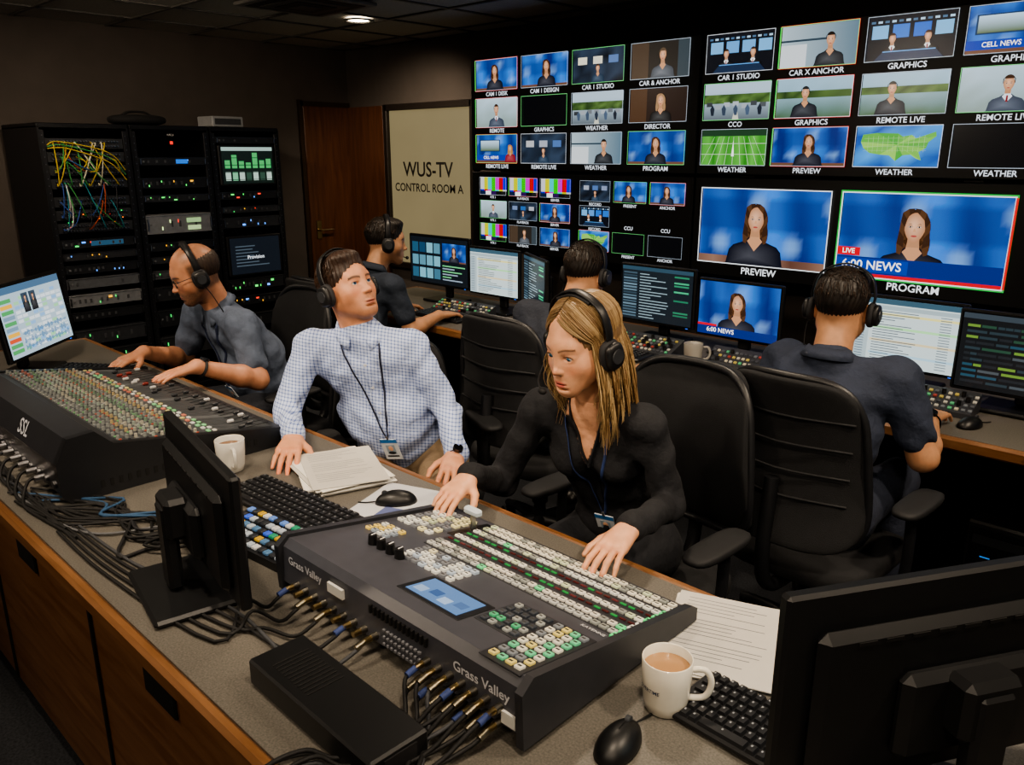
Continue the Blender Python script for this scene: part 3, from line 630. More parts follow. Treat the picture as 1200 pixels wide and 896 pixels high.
for j in range(8): sbtn(.692,.25+j*.026,'btn',random.choice(['50d080','c8c8c0','c8c8c0']),.014,.018)
plate(.165,.40,.02,.13,'050505')
mb.box((x0+.165,y0+.41,sz(.41)+.02),(.006,.012,.045),'metal',c('a0a0a0')); mb.box((x0+.165,y0+.41,sz(.41)+.045),(.05,.02,.018),'plastic',c('b8c4cc'),b=.005)
def lab(t,u,w,s,col='b8b8bc'): mb.text(t,s,Matrix.Translation((x0+u,y0+w,sz(w)+.002))@Euler((sang,0,0)).to_matrix().to_4x4(),'paper',c(col))
lab('KAYENNE',.655,.235,.012)
def rl(t,x,z,s): mb.text(t,s,Matrix.Translation((x,y0+.0005,z))@FACE,'paper',c('c0c2c8'))
rl('Grass Valley',-.80,.836,.026); rl('Grass Valley',-1.31,.840,.024)
mb.box((-1.20,y0+.0,.838),(.05,.006,.02),'paper',c('c8c8c4')); mb.box((-.735,y0,.80),(.03,.006,.022),'paper',c('c8c8c4'))
for i in range(14): mb.box((-1.09+i*.012,y0+.002,.845),(.005,.008,.016),'rubber',c('050505'))
conn=[]
for i in range(9): conn.append((-1.34+i*.033,.795))
for i in range(7):
    conn.append((-.93+i*.029,.812)); conn.append((-.93+i*.029,.785))
for (a,b) in conn:
    mb.cyl((a,y0+.002,b),(a,y0-.012,b),.0075,.0075,'metal',c('98948a'),12); mb.cyl((a,y0-.012,b),(a,y0-.028,b),.006,.006,'metal',c('a8946a'),12)
for i in range(30): mb.box((-1.05+ (i%10)*.011,y0,.79+(i//10)*.014),(.006,.006,.004),'paper',c('6a6c72'))
for q in(x0+.06,x1-.06):
    for p in(y0+.06,y1-.06): mb.cyl((q,p,Z),(q,p,zb+.002),.012,.012,'rubber',c('0a0a0a'),12)
mb.build('production_switcher')
mb=MB()
for k,(a,b) in enumerate(conn):
    if k<9:
        if k%2: continue
        pts=[(a,y0-.026,b),(a,y0-.05,b-.012),(a-.02,.70-.004*k,.763),(a-.09,.685-.006*k,.757+.004*(k%3)),(-1.33-.01*k,.575+.01*k,.757+.006*(k%2)),(-1.75,.53+.008*k,.757),(-2.05,.53+.006*k,.757)]
    else:
        j=k-9
        pts=[(a,y0-.026,b),(a-.004,y0-.06,b-.012),(a-.02,.675-.003*j,.765),(a-.05,.60-.006*j,.758+.006*(j%3)),(a-.10,.53,.760+.006*(j%3)),(a-.12,.475,.760),(a-.13,.452,.72),(a-.135,.452,.45)] if a>-.85 else [(a,y0-.026,b),(a,y0-.05,b-.012),(a+.03,.69,.763),(a+.10,.62-.004*j,.758+.005*(j%3)),(a+.13,.53,.759),(a+.11,.475,.76),(a+.10,.452,.72),(a+.10,.452,.4)]
    mb.tube(pts,.0038,'rubber',c(['0a0a0b','101012','0a0a0b','3a3c40','0a0a0b'][k%5]),7,5)
    mb.tube([(a,y0-.024,b),(a,y0-.046,b-.005)],.0062,'metal' if k%3 else 'rubber',c('98907c' if k%3 else '2a3a6a'),10,1)
mb.build('video_cable_bundle')
mb=MB()
for k in range(16):
    r=random.Random(k); a=-1.70+r.uniform(-.06,.06); 
    pts=[(a,.74+r.uniform(-.03,.03),.80+.02*(k%3)),(a-.06,.76+r.uniform(-.05,.05),.775),(a-.15,.72+r.uniform(-.1,.1),.757+.007*(k%3)),(a-.25+r.uniform(-.08,.08),.68+r.uniform(-.1,.12),.757+.005*(k%3)),(a-.4,.62+r.uniform(-.08,.1),.758),(a-.5-r.random()*.2,.56+r.uniform(-.05,.03),.758)]
    mb.tube(pts,.003+.0015*r.random(),'rubber',c(r.choice(['0a0a0b','121214','0a0a0b','2a4a6a','0a0a0b','5a5c60','1c1c20'])),7,5)
for k in range(9):
    a=-2.34-k*.07; pts=[(a,.597,.80),(a,.56,.80),(a+.02,.535,.77),(a+.08,.52+.004*k,.757),(a+.2,.53+.005*k,.757+.004*(k%2)),(a+.36,.55,.757)]
    mb.tube(pts,.0045,'rubber',c(random.choice(['0a0a0b','101012','3a3c42'])),7,5); mb.tube([(a,.597,.80),(a,.57,.80)],.009,'metal',c('b0b0b4'),10,1)
mb.build('desk_cable_tangle')
# ---------------------------------------------------------------- audio console
mb=MB(); ax0,ax1=-3.3,-2.22
P=[(.62,Z),(.60,.775),(.596,.86),(.63,.925),(.70,.93),(.745,.885),(1.27,.80),(1.275,Z)]
mb.prism(P,ax0,ax1,'plastic',c('26272b'))
for a in(ax0,ax1): mb.prism([(y-.004 if y<1 else y+.006,z+.006 if z>.78 else z) for y,z in P],a-.012,a+.012,'plastic',c('1a1b1e'))
S2=(.80-.885)/(1.27-.745); AT=Euler((math.atan(S2),0,0)).to_matrix().to_4x4()
az=lambda y:.885+S2*(y-.745)
n=30
for i in range(n):
    xx=ax0+.035+i*(ax1-ax0-.07)/(n-1)
    mb.box((xx,1.0,az(1.0)+.001),(.032,.48,.002),'plastic',c('3a3d40' if i%8 else '505356'),b=.0005,M=AT)
    for k in range(10):
        y=.772+k*.0245; q=['7a7e7c','7a7e7c','906058','687c6c','8a948c','98968a','687c6c','7a7e7c','988a68','98968a'][(k+(i//4 if k in(2,3) else 0))%10]
        mb.cyl((xx-.006,y,az(y)),(xx-.006,y,az(y)+.013),.0056,.0042,'plastic',c(q),9)
        sb=random.choice([('btn','904838'),('plastic','606468'),('plastic','a0a09c'),('plastic','303236'),('btn','609060')]); mb.box((xx+.009,y,az(y)+.003),(.006,.007,.004),sb[0],c(sb[1]))
    for k in range(2):
        y=1.03+k*.02; mb.box((xx,y,az(y)+.004),(.016,.011,.005),'btn' if random.random()<.4 else 'plastic',c(random.choice(['70a878','a86858','a8a8a4','a8a8a4','a8a070'])),b=.001)
    mb.box((xx,1.155,az(1.155)+.0025),(.004,.15,.001),'rubber',c('000000')); y=1.155+random.uniform(-.06,.06)
    mb.box((xx,y,az(y)+.009),(.011,.022,.011),'plastic',c(random.choice(['a8a8a8','a8a8a8','2a2c30','2a2c30','702a24'])),b=.003)
RA=math.atan2(.065,.034)
mb.text('SSL',.06,Matrix.Translation((-2.52,.6105,.893))@Euler((RA,0,0)).to_matrix().to_4x4(),'paper',c('a8acb4'))
for i in range(14): mb.cyl((ax0+.2+i*.065,.602,.80),(ax0+.2+i*.065,.59,.80),.011,.011,'metal',c('8a8a8e'),12)
for i in range(20): mb.box((ax1+.0125,.70+i*.024,.785),(.002,.01,.02),'rubber',c('050505'))
mb.build('audio_mixing_console')
def cpanel(x,y,w,d,rz=0,seed=0):
    r=random.Random(seed); mb=MB(); mb.prism([(-d/2,0),(-d/2,.018),(d/2,.07),(d/2,0)],-w/2,w/2,'plastic',c('34363b')); s=.052/d; A=Euler((math.atan(s),0,0)).to_matrix().to_4x4()
    nx=int(w/.022); ny=int(d/.026)
    for j in range(ny):
        for i in range(nx):
            yy=-d/2+.015+j*(d-.02)/ny; q=r.choice(['a8a498','8a3830','50a070','606468','b0a890','3a3c40','3a3c40','4a4c50','a89850'])
            if r.random()<.12: mb.cyl((-w/2+.015+i*.022,yy,.018+s*(yy+d/2)),(-w/2+.015+i*.022,yy,.036+s*(yy+d/2)),.008,.007,'plastic',c('101012'),10)
            else: mb.box((-w/2+.015+i*.022,yy,.021+s*(yy+d/2)),(.013,.012,.007),'btn',c(q),b=.0015,M=A)
    mb.build('control_panel',M=TR(x,y,Z,rz))
cpanel(-3.38,3.13,.44,.11,0,seed=1); cpanel(-2.72,3.0,.28,.14,0,seed=2); cpanel(-2.15,3.11,.46,.13,0,seed=3); cpanel(-1.62,3.14,.3,.1,0,seed=4); cpanel(-.9,3.10,.44,.12,0,seed=5); cpanel(-1.33,3.3,.18,.16,0,seed=6); cpanel(-.1,2.98,.25,.14,0,seed=7)
mb=MB(); mb.box((0,0,.235),(.2,.46,.45),'plastic',c('0f1012'),b=.008); mb.box((0,-.231,.25),(.17,.004,.38),'gloss',c('060607')); mb.box((0,-.234,.40),(.15,.004,.03),'plastic',c('1a1c20')); mb.box((.05,-.2345,.34),(.012,.003,.012),'led',c('2080ff')); mb.box((-.03,-.2345,.34),(.03,.002,.003),'led',c('2060a0'))
for i in range(10): mb.box((0,-.2345,.1+i*.014),(.13,.002,.005),'rubber',c('000000'))
for q in(-1,1):
    for p in(-1,1): mb.box((q*.08,p*.19,.006),(.03,.04,.012),'rubber',c('111111'))
mb.build('computer_tower',M=TR(-.5,3.1,0,0))
# ---------------------------------------------------------------- racks
def rack(y0,kind):
    mb=MB(); w,d,H=.53,.68,1.83; BKc=c('16171a')
    mb.box((w/2,d/2,.03),(w,d,.06),'dmetal',BKc,b=.004); mb.box((w/2,d/2,H-.015),(w,d,.03),'dmetal',BKc,b=.004)
    for x in(.006,w-.006): mb.box((x,d/2,H/2),(.012,d,H-.04),'dmetal',c('1c1d20'))
    mb.box((w/2,d-.01,H/2),(w-.02,.01,H-.05),'dmetal',c('060607'))
    for x in(.022,w-.022):
        mb.box((x,.012,H/2),(.03,.024,H-.08),'dmetal',c('222327'),b=.003)
        for k in range(40): mb.box((x,-.0005,.1+k*.0425),(.006,.002,.006),'metal',c('7a7c80'))
    r=random.Random(kind*7+1); ux=w/2; uw=w-.075
    def unit(z,h,col='2a2c30',led='40d060',n=8,disp=None,dens=.35):
        mb.box((ux,.13,z),(uw,.25,h-.004),'dmetal',c(col),b=.002)
        for q in(-1,1): mb.box((ux+q*(uw/2-.008),-.004,z),(.006,.014,h*.6),'metal',c('8a8c90'))
        for i in range(n):
            xx=ux-uw/2+.05+i*(uw-.12)/n
            if r.random()<dens: mb.box((xx,.003,z+r.choice([-.2,.15])*h),(.022 if r.random()<.3 else .005,.004,h*.16),'led',c(led if r.random()<.8 else r.choice(['e0a030','e04030','60a0ff'])))
            if r.random()<.6: mb.box((xx+.012,.003,z),(.012,.006,h*.3),'plastic',c('4a4c50'))
        if disp: mb.box((ux+disp[0],.003,z),(disp[1],.004,h*.5),'scr',c(disp[2]))
        mb.box((ux,.004,z+h*.42),(uw,.003,.002),'metal',c('6a6c70')); mb.box((ux-uw/2+.03,.003,z),(.012,.006,.012),'plastic',c('6a6c70'))
    if kind==1:
        for z in(1.71,1.63,1.55,1.47,1.36,1.28,1.20):
            mb.box((ux,.06,z),(uw,.1,.062),'dmetal',c('34363a'),b=.002)
            for i in range(22):
                for j in(-1,1): mb.cyl((ux-uw/2+.03+i*.0185,.01,z+j*.014),(ux-uw/2+.03+i*.0185,-.006,z+j*.014),.005,.005,'metal',c('9a9ca0'),6)
        for k in range(40):
            up=k<22; i=r.randrange(22); i2=max(0,min(21,i+r.randint(-8,8))); z=r.choice([1.71,1.63]) if up else r.choice([1.47,1.36]); z2=r.choice([1.55,1.47]) if up else r.choice([1.28,1.2]); xa=ux-uw/2+.03+i*.0185; xb=ux-uw/2+.03+i2*.0185
            q=r.choice(['b8a030','b8a030','3a8a4a','3a8a4a','a84a28','c8c4b0','2a5a90']) if up else r.choice(['2a4a90','1a7a8a','a84a28','b8b8b8','202226','2a4a90','3a8a4a'])
            mb.tube([(xa,-.004,z),(xa,-.035,z-.004),((xa+xb)/2,-.05-.02*r.random(),(z+z2)/2-r.uniform(-.02,.05)),(xb,-.035,z2-.006),(xb,-.004,z2)],.0035,'rubber',c(q),6,5)
        for k in range(3): mb.tube([(ux-uw/2-.0,-.02,1.7-k*.01),(ux-uw/2+.06+.02*k,-.05,1.72-k*.02),(ux+.1,-.06,1.66-k*.03),(ux+uw/2-.02,-.03,1.55-k*.03)],.0035,'rubber',c(['b8a030','3a8a4a','b8a030'][k]),6,5)
        for i in range(10): mb.box((.06+r.random()*.4,-.002,1.2+.16*r.random()),(.006,.004,.006),'led',c(r.choice(['ff8030','40ff70','ff4030'])))
        unit(1.1,.06,'2c2e33',disp=(.05,.2,'2a4a60')); unit(1.02,.05,'3a3c40','e0a030'); unit(.94,.06,'2a2c30','60a0ff',12); unit(.85,.07,'6a6d72','e0e0e0',6,dens=.2); unit(.74,.08,'8a8c90','40d060',10,dens=.2); unit(.64,.06); unit(.5,.1,'3c3e43'); unit(.35,.12)
    if kind==2:
        mb.text('RACK',.02,Matrix.Translation((ux,-.002,1.77))@FACE,'paper',c('a8a8a8')); mb.box((ux,-.002,1.72),(.02,.003,.02),'led',c('d83020'))
        unit(1.60,.055,'2a2c30','60a0ff',6,disp=(.06,.08,'2a70d0')); unit(1.46,.075,'26282c','50e060',8,dens=.5); unit(1.36,.05,'323438','50e060',8,dens=.5); unit(1.19,.13,'8a8c90','d8f0a0',6,dens=.3)
        mb.box((ux+.1,.002,1.16),(.09,.006,.03),'scr',c('a8c088')); mb.box((ux+.1,.002,1.21),(.1,.006,.03),'scr',c('90b078'))
        unit(1.04,.06,'2a2c30','50e060',10); unit(.95,.05,'3a3c40','e0a030'); unit(.85,.06,'5a5c60'); unit(.72,.1,'323438','40d060',9); unit(.55,.12); unit(.35,.14,'36383c')
    if kind==3:
        for (z,h,k) in((1.57,.25,'rack'),(.93,.26,'boot')):
            mb.box((ux,.02,z),(uw-.02,.05,h+.03),'plastic',c('1a1b1d'),b=.006); cv=CV(mb,Matrix.Translation((ux,-.0062,z))@FACE,eps=.0004); ui(cv,k,-uw/2+.03,-h/2,uw-.06,h,4)
        unit(1.36,.06,'2a2c30','50e060',8,dens=.5); unit(1.26,.05,'3a3c40','40d060',8); unit(1.17,.08,'3a3c40','60a0ff',6); unit(1.74,.05); unit(.72,.09,'323438','50e060',10); unit(.6,.07,'2a2c30','e0a030'); unit(.45,.1); unit(.3,.1)
    return mb.build('equipment_rack',M=TR(-5.5,y0,0,math.pi/2))
for i,k in enumerate((1,2,3)): rack(1.67+i*.54,k)
mb=MB(); mb.box((0,0,.035),(.2,.24,.07),'plastic',c('8a8c8e'),b=.006); mb.box((.101,0,.035),(.002,.2,.04),'rubber',c('303236')); mb.build('network_box',M=TR(-5.62,2.9,1.831,.05))
mb=MB(); mb.sph((0,0,.035),(.13,.18,.035),'fabric',c('101012'),24,10,e=.7); mb.tube([(0,-.1,.06),(0,-.05,.085),(0,.05,.085),(0,.1,.06)],.008,'rubber',c('080808')); mb.build('equipment_bag',M=TR(-5.7,2.35,1.831,0))
# ---------------------------------------------------------------- office chair
def chair(x,y,face,bz=.80,bh=.25):
    mb=MB(); K=c('131417'); K2=c('1a1b1e')
    mb.sph((0,.0,.425),(.25,.24,.042),'fabric',K,28,12,e=.45,deform=lambda a,b,d:(a,b,d-.35*max(0,b-.12)**2*4+.25*a*a))
    mb.box((0,0,.375),(.3,.3,.03),'plastic',K2,b=.01)
    mb.sph((0,-.27,bz),(.235,.024,bh),'fabric',K,32,16,e=.42,deform=lambda a,b,d:(a*(1-.12*(d/bh)),b+1.1*a*a-.18*(d/bh)**2*.25+.03*math.cos(d*9)*.3,d))
    R=[]
    for i in range(28):
        t=2*math.pi*i/28; cx=math.copysign(abs(math.cos(t))**.5,math.cos(t))*.235; cz=math.copysign(abs(math.sin(t))**.5,math.sin(t))*bh
        cx*=(1-.12*cz/bh); R.append((cx,-.285+1.1*cx*cx,bz+cz))
    mb.tube(R,.012,'plastic',K2,8,2,loop=True)
    mb.tube([(0,-.1,.37),(0,-.26,.38),(0,-.33,.48),(0,-.315,.75)],.022,'plastic',K2,10,5)
    for i in range(5): z=bz-.18+i*.08; mb.tube([(-.2,-.26,z),(0,-.312,z),(.2,-.26,z)],.004,'rubber',K2,6,4)
    for q in(-1,1):
        mb.tube([(q*.15,0,.38),(q*.27,0,.39),(q*.295,-.01,.46),(q*.295,-.02,.64)],.016,'plastic',K2,10,5)
        mb.sph((q*.295,.02,.655),(.045,.13,.016),'rubber',K,20,10,e=.6)
    mb.cyl((0,0,.09),(0,0,.37),.028,.022,'plastic',K2,18); mb.cyl((0,0,.2),(0,0,.3),.035,.03,'plastic',K,18)
    for i in range(5):
        a=2*math.pi*i/5+.3; ca,sa=math.cos(a),math.sin(a)
        mb.tube([(0,0,.115),(ca*.15,sa*.15,.105),(ca*.3,sa*.3,.075)],[.03,.024,.016],'plastic',K2,8,3)
        for q in(-1,1): mb.cyl((ca*.3+q*.008*-sa,sa*.3+q*.008*ca,.028),(ca*.3+q*.024*-sa,sa*.3+q*.024*ca,.028),.028,.028,'rubber',K,16)
        mb.cyl((ca*.3,sa*.3,.028),(ca*.3,sa*.3,.075),.01,.01,'plastic',K2,8)
    return mb.build('office_chair',M=TR(x,y,0,math.atan2(face[1],face[0])-math.pi/2))
# ---------------------------------------------------------------- SDF bodies
f32=np.float32
def A(*v): return np.array(v if len(v)>1 else v[0],dtype=f32)
def nz(v): v=np.asarray(v,dtype=f32); return v/np.linalg.norm(v)
class Field:
    def __init__(s): s.o=[];s.lo=A(9,9,9);s.hi=A(-9,-9,-9);s.post=None
    def bb(s,p,r,op):
        if op=='u': p=A(p); s.lo=np.minimum(s.lo,p-r); s.hi=np.maximum(s.hi,p+r)
    def cone(s,a,b,ra,rb,k=.01,col=0,op='u'): s.bb(a,ra,op);s.bb(b,rb,op); s.o.append(('c',A(a),A(b),ra,rb,k,col,op)); return s
    def ecap(s,a,b,ra,rb,lat,ratio,k=.03,col=0,op='u',cap=.55): s.bb(a,ra,op);s.bb(b,rb,op); s.o.append(('e',A(a),A(b),ra,rb,k,col,op,nz(lat),ratio,cap)); return s
    def ell(s,ctr,r,k=.01,col=0,op='u',R=None):
        r=A(r) if isinstance(r,(list,tuple)) else A(r,r,r); s.bb(ctr,float(r.max()),op); s.o.append(('l',A(ctr),r,R,0,k,col,op)); return s
    def fn(s,f,k=.005,col=0,op='s'): s.o.append(('f',f,0,0,0,k,col,op)); return s
    def ev(s,P,pal=None):
        d=None;C=None
        if pal is not None: C=np.tile(A(pal[0]),(len(P),1))
        for o in s.o:
            t=o[0];k=o[5];op=o[7]
            if t=='c':
                ba=o[2]-o[1]; pa=P-o[1]; h=np.clip(pa@ba/max(float(ba@ba),1e-9),0,1); q=np.linalg.norm(pa-h[:,None]*ba,axis=1)-(o[3]+(o[4]-o[3])*h)
            elif t=='e':
                ba=o[2]-o[1]; Ln=np.linalg.norm(ba); ax=ba/Ln; lat=o[8]-ax*(o[8]@ax); lat=lat/np.linalg.norm(lat); nn=np.cross(ax,lat); pa=P-o[1]
                z=pa@ax; h=np.clip(z/Ln,0,1); ex=(z-h*Ln)/o[10]; q=(np.sqrt((pa@lat)**2+((pa@nn)/o[9])**2+ex**2)-(o[3]+(o[4]-o[3])*h))*o[9]
            elif t=='l':
                p=P-o[1]
                if o[3] is not None: p=p@o[3]
                k0=np.linalg.norm(p/o[2],axis=1); k1=np.linalg.norm(p/(o[2]*o[2]),axis=1)+1e-9; q=k0*(k0-1)/k1
            else: q=o[1](P)
            if d is None: d=q; continue
            if op=='u': hh=np.maximum(k-np.abs(d-q),0)/k; d=np.minimum(d,q)-hh*hh*k/4
            else: q=-q; hh=np.maximum(k-np.abs(d-q),0)/k; d=np.maximum(d,q)+hh*hh*k/4
        if s.post is not None: d=d+s.post(P)
        return (d,C) if pal is not None else d
def surf(F,h,pal,matk,name,parent,M=None,colfn=None,lo=None,hi=None):
    lo=F.lo-3*h if lo is None else A(lo); hi=F.hi+3*h if hi is None else A(hi)
    n=np.ceil((hi-lo)/h).astype(int)+1
    g=[lo[i]+h*np.arange(n[i],dtype=f32) for i in range(3)]
    X,Y,Zz=np.meshgrid(*g,indexing='ij'); P=np.stack([X.ravel(),Y.ravel(),Zz.ravel()],1).astype(f32)
    D=F.ev(P).reshape(n); del P,X,Y,Zz
    D=np.where(np.abs(D)<1e-7,1e-7,D); s=D<0
    m=n-1; cnt=np.zeros(m,dtype=np.int8)
    for a in(0,1):
        for b in(0,1):
            for q in(0,1): cnt+=s[a:a+m[0],b:b+m[1],q:q+m[2]]
    act=(cnt>0)&(cnt<8); I=np.argwhere(act); N=len(I)
    acc=np.zeros((N,3)); num=np.zeros(N)
    for ax in range(3):
        o1,o2=[k for k in range(3) if k!=ax]
        for a in(0,1):
            for b in(0,1):
                off=np.zeros(3,int); off[o1]=a; off[o2]=b; e=off.copy(); e[ax]=1
                A0=D[tuple((I+off).T)]; B0=D[tuple((I+e).T)]; cr=(A0<0)!=(B0<0); t=np.where(cr,A0/(A0-B0+1e-20),0)
                p=np.tile(off.astype(float),(N,1)); p[:,ax]=t; acc+=np.where(cr[:,None],p,0); num+=cr
    vert=(I+acc/num[:,None])*h+lo
    idm=-np.ones(m,dtype=np.int64); idm[act]=np.arange(N)
    faces=[]
    for ax in range(3):
        o1,o2=(ax+1)%3,(ax+2)%3
        sl0=[slice(1,-1)]*3; sl1=[slice(1,-1)]*3; sl0[ax]=slice(0,n[ax]-1); sl1[ax]=slice(1,n[ax])
        a=s[tuple(sl0)]; b=s[tuple(sl1)]; E=np.argwhere(a!=b); inside=a[tuple(E.T)]
        off=np.ones(3,int); off[ax]=0; E=E+off
        def cell(d1,d2):
            q=E.copy(); q[:,o1]+=d1; q[:,o2]+=d2; return idm[tuple(q.T)]
        f=np.stack([cell(-1,-1),cell(0,-1),cell(0,0),cell(-1,0)],1); f[~inside]=f[~inside][:,::-1]; faces.append(f)
    faces=np.concatenate(faces); faces=faces[(faces>=0).all(1)]
    _,C=F.ev(vert.astype(f32),pal)
    if colfn: C=colfn(vert,C)
    me=bpy.data.meshes.new(name); me.vertices.add(N); me.vertices.foreach_set('co',vert.astype(f32).ravel())
    nf=len(faces); me.loops.add(nf*4); me.loops.foreach_set('vertex_index',faces.astype(np.int32).ravel())
    me.polygons.add(nf); me.polygons.foreach_set('loop_start',np.arange(nf,dtype=np.int32)*4)
    try: me.polygons.foreach_set('loop_total',np.full(nf,4,dtype=np.int32))
    except Exception: pass
    me.update(calc_edges=True); me.validate()
    me.polygons.foreach_set('use_smooth',[True]*len(me.polygons))
    a=me.color_attributes.new('Col','FLOAT_COLOR','POINT'); cc=np.ones((N,4),dtype=f32); cc[:,:3]=np.clip(C,0,1); a.data.foreach_set('color',cc.ravel())
    me.materials.append(MATS[matk]); o=bpy.data.objects.new(name,me); link(o,parent)
    if M is not None: o.matrix_world=M
    return o
def basis(Y,up=(0,0,1)):
    Y=Vector(Y).normalized(); X=Y.cross(Vector(up)).normalized(); Zv=X.cross(Y)
    return X,Y,Zv
def sm(x): x=np.clip(x,0,1); return x*x*(3-2*x)
def headset(root,HM,side=1,mic=True):
    mb=MB(); mb.T=HM; K=c('141416')
    mb.tube([(-.090,-.01,-.0),(-.096,-.012,.05),(-.074,-.014,.110),(0,-.016,.141),(.074,-.014,.110),(.096,-.012,.05),(.090,-.01,.0)],.013,'plastic',K,8,5,flat=(1,0,0))
    mb.tube([(-.055,-.014,.118),(0,-.016,.132),(.055,-.014,.118)],.016,'rubber',c('1a1a1c'),8,5,flat=(0,0,1))
    for q in(-1,1):
        M=Matrix.Translation((q*.092,-.008,-.012))
        mb.sph((0,0,0),(.014,.034,.040),'rubber',c('1c1c1f'),24,12,e=.8,M=M); mb.sph((q*.015,0,0),(.012,.029,.034),'plastic',K,24,12,e=.7,M=M); mb.cyl((q*.024,0,0),(q*.028,0,0),.02,.018,'dmetal',c('3a3c40'),20,M=M)
    if mic:
        q=side; mb.tube([(q*.112,0,-.03),(q*.112,.03,-.06),(q*.088,.08,-.082),(q*.045,.112,-.085)],.0026,'rubber',K,7,6); mb.sph((q*.04,.114,-.085),(.013,.009,.009),'rubber',c('08080a'),12,8)
    mb.tube([(-.1,-.01,-.05),(-.1,-.02,-.1),(-.09,-.03,-.19)],.002,'rubber',K,6,4)
    mb.build('headset',root)
def head(root,pos,fwd,neckb,st,roll=0):
    X,Y,Zv=basis(fwd)
    if roll: R=Matrix.Rotation(roll,3,Y); X=R@X; Zv=R@Zv
    HM=Matrix(((X.x,Y.x,Zv.x,pos[0]),(X.y,Y.y,Zv.y,pos[1]),(X.z,Y.z,Zv.z,pos[2]),(0,0,0,1)))
    inv=HM.inverted(); nb=inv@Vector(neckb); fem=st.get('fem',False); w=.94 if fem else 1; hi=st.get('hi')
    F=Field(); F.ell((0,-.02,.035),(.075*w,.097,.086))
    F.ell((0,.016,-.028),(.056 if fem else .060,.064,.072),k=.03)
    for q in(-1,1):
        if fem:
            F.cone((q*.040,.006,-.055),(q*.010,.056,-.090),.020,.014,k=.04); F.ell((q*.034,.042,-.030),(.026,.025,.026),k=.03)
        else:
            F.cone((q*.052,-.002,-.056),(q*.018,.056,-.096),.022,.017,k=.035); F.ell((q*.040,.042,-.026),(.024,.024,.026),k=.03)
    F.ell((0,.062,-.095 if fem else -.099),(.014 if fem else .020,.014,.012),k=.025)
    F.cone((-.032,.060,.024),(.032,.060,.024),.011,.011,k=.025)
    F.cone((0,.062,.03),(0,.064,-.04),.019,.021,k=.02)
    F.ell((0,.055,-.072),(.032,.024,.024),k=.03)
    for q in(-1,1): F.ell((q*.031,.095,.001),(.016,.021,.0105),k=.012,op='s')
    nl=.099 if not fem else .0945
    F.cone((0,.074,.006),(0,nl-.004,-.030),.0060 if not fem else .0050,.0080 if not fem else .0065,k=.012); F.ell((0,nl-.001,-.032),(.0090 if not fem else .0074,.0085,.0078),k=.008)
    for q in(-1,1): F.ell((q*(.0115 if not fem else .0095),nl-.013,-.0345),(.0068 if not fem else .0055,.0088,.0058),k=.008)
    if hi:
        for q in(-1,1): F.ell((q*.0058,nl-.010,-.0415),(.0028,.0045,.003),k=.003,op='s')
    fl=1.2 if fem else .95
    F.ell((0,.0815,-.0645),(.020,.0075,.0042*fl),k=.004); F.ell((0,.0805,-.0742),(.0175,.0085,.0055*fl),k=.004)
    F.ell((0,.088,-.0694),(.022,.0072,.0010),k=.002,op='s'); F.ell((0,.082,-.0835),(.018,.006,.003),k=.008,op='s')
    op=st.get('open',.0056); lid=st.get('lid',0); ec=(.0305,.0615,.0)
    for q in(-1,1):
        F.ell((q*ec[0],ec[1],ec[2]),(.0160,.0146,.0140),k=.006)
        F.ell((q*ec[0],.080,lid),(.0138,.016,op),k=.0008,op='s')
        a=.25*q; Rm=np.array([[math.cos(a),-math.sin(a),0],[math.sin(a),math.cos(a),0],[0,0,1]],dtype=f32)
        F.ell((q*.078*w,-.010,-.010),(.007,.018,.031),k=.006,R=Rm); F.ell((q*.085*w,-.006,-.006),(.005,.009,.017),k=.004,op='s')
    nr=.045 if fem else .056
    F.cone((0,-.028,-.04),tuple(nb),nr,nr+.006,k=.03)
    sk=A(c(st['skin'])); brow=A(c(st.get('brow','3a2a1c'))); lip=A(c(st.get('lip','9c5c50')))
    beard=st.get('beard',0); bc=A(c(st.get('bcol','5a4636'))); sh=st.get('sidehair',0)
    def cf(V_,C):
        x,y,z=np.abs(V_[:,0]),V_[:,1],V_[:,2]; C=C.copy()
        def mixc(mask,col,amt=1):
            m=(np.clip(mask,0,1)*amt)[:,None]; return C*(1-m)+col*m
        rn=RS.rand(len(x))
        C=mixc(sm(1-np.hypot((x-.038)/.03,(z+.03)/.026))*(y>.02),sk*A(1.05,.72,.66),.55)
        C=mixc(sm(1-np.hypot(x/.014,(z+.034)/.014))*(y>.08),sk*A(1.05,.70,.64),.5)
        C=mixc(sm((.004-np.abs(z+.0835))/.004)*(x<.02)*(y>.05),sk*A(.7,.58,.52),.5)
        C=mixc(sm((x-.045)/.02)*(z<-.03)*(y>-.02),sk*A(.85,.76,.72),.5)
        if beard:
            C=mixc(sm((-.044-z)/.02)*sm((y+.01)/.03)*(z>-.125)*(1-.7*sm(1.5-np.hypot(x/.022,(z+.069)/.010))),bc,beard*(.7+.3*rn))
        zc=-.0693+6*x*x if fem else -.0693
        C=mixc(sm(1.8-1.5*np.hypot(x/(.021 if fem else .022),(z-zc)/(.0112 if fem else .0088)))*(y>.066),lip,.9)
        C=mixc(sm((.0012-np.abs(z-zc))/.0012+.2)*(x<.021)*(y>.066),lip*.35,.8)
        bz=(.0245-10*(x-.034)**2) if fem else (.0215-12*(x-.031)**2)
        C=mixc(np.clip(1.5-np.abs(z-bz)/(.0038 if not fem else .0026),0,1)*(x>.011)*(x<.049)*(y>.035),brow,.9)
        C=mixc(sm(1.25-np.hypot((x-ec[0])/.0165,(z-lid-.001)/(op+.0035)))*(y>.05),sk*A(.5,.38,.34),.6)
        C=mixc(sm(1.1-np.hypot((x-.024)/.012,(z+.011)/.005))*(y>.05),sk*A(.78,.66,.62),.4)
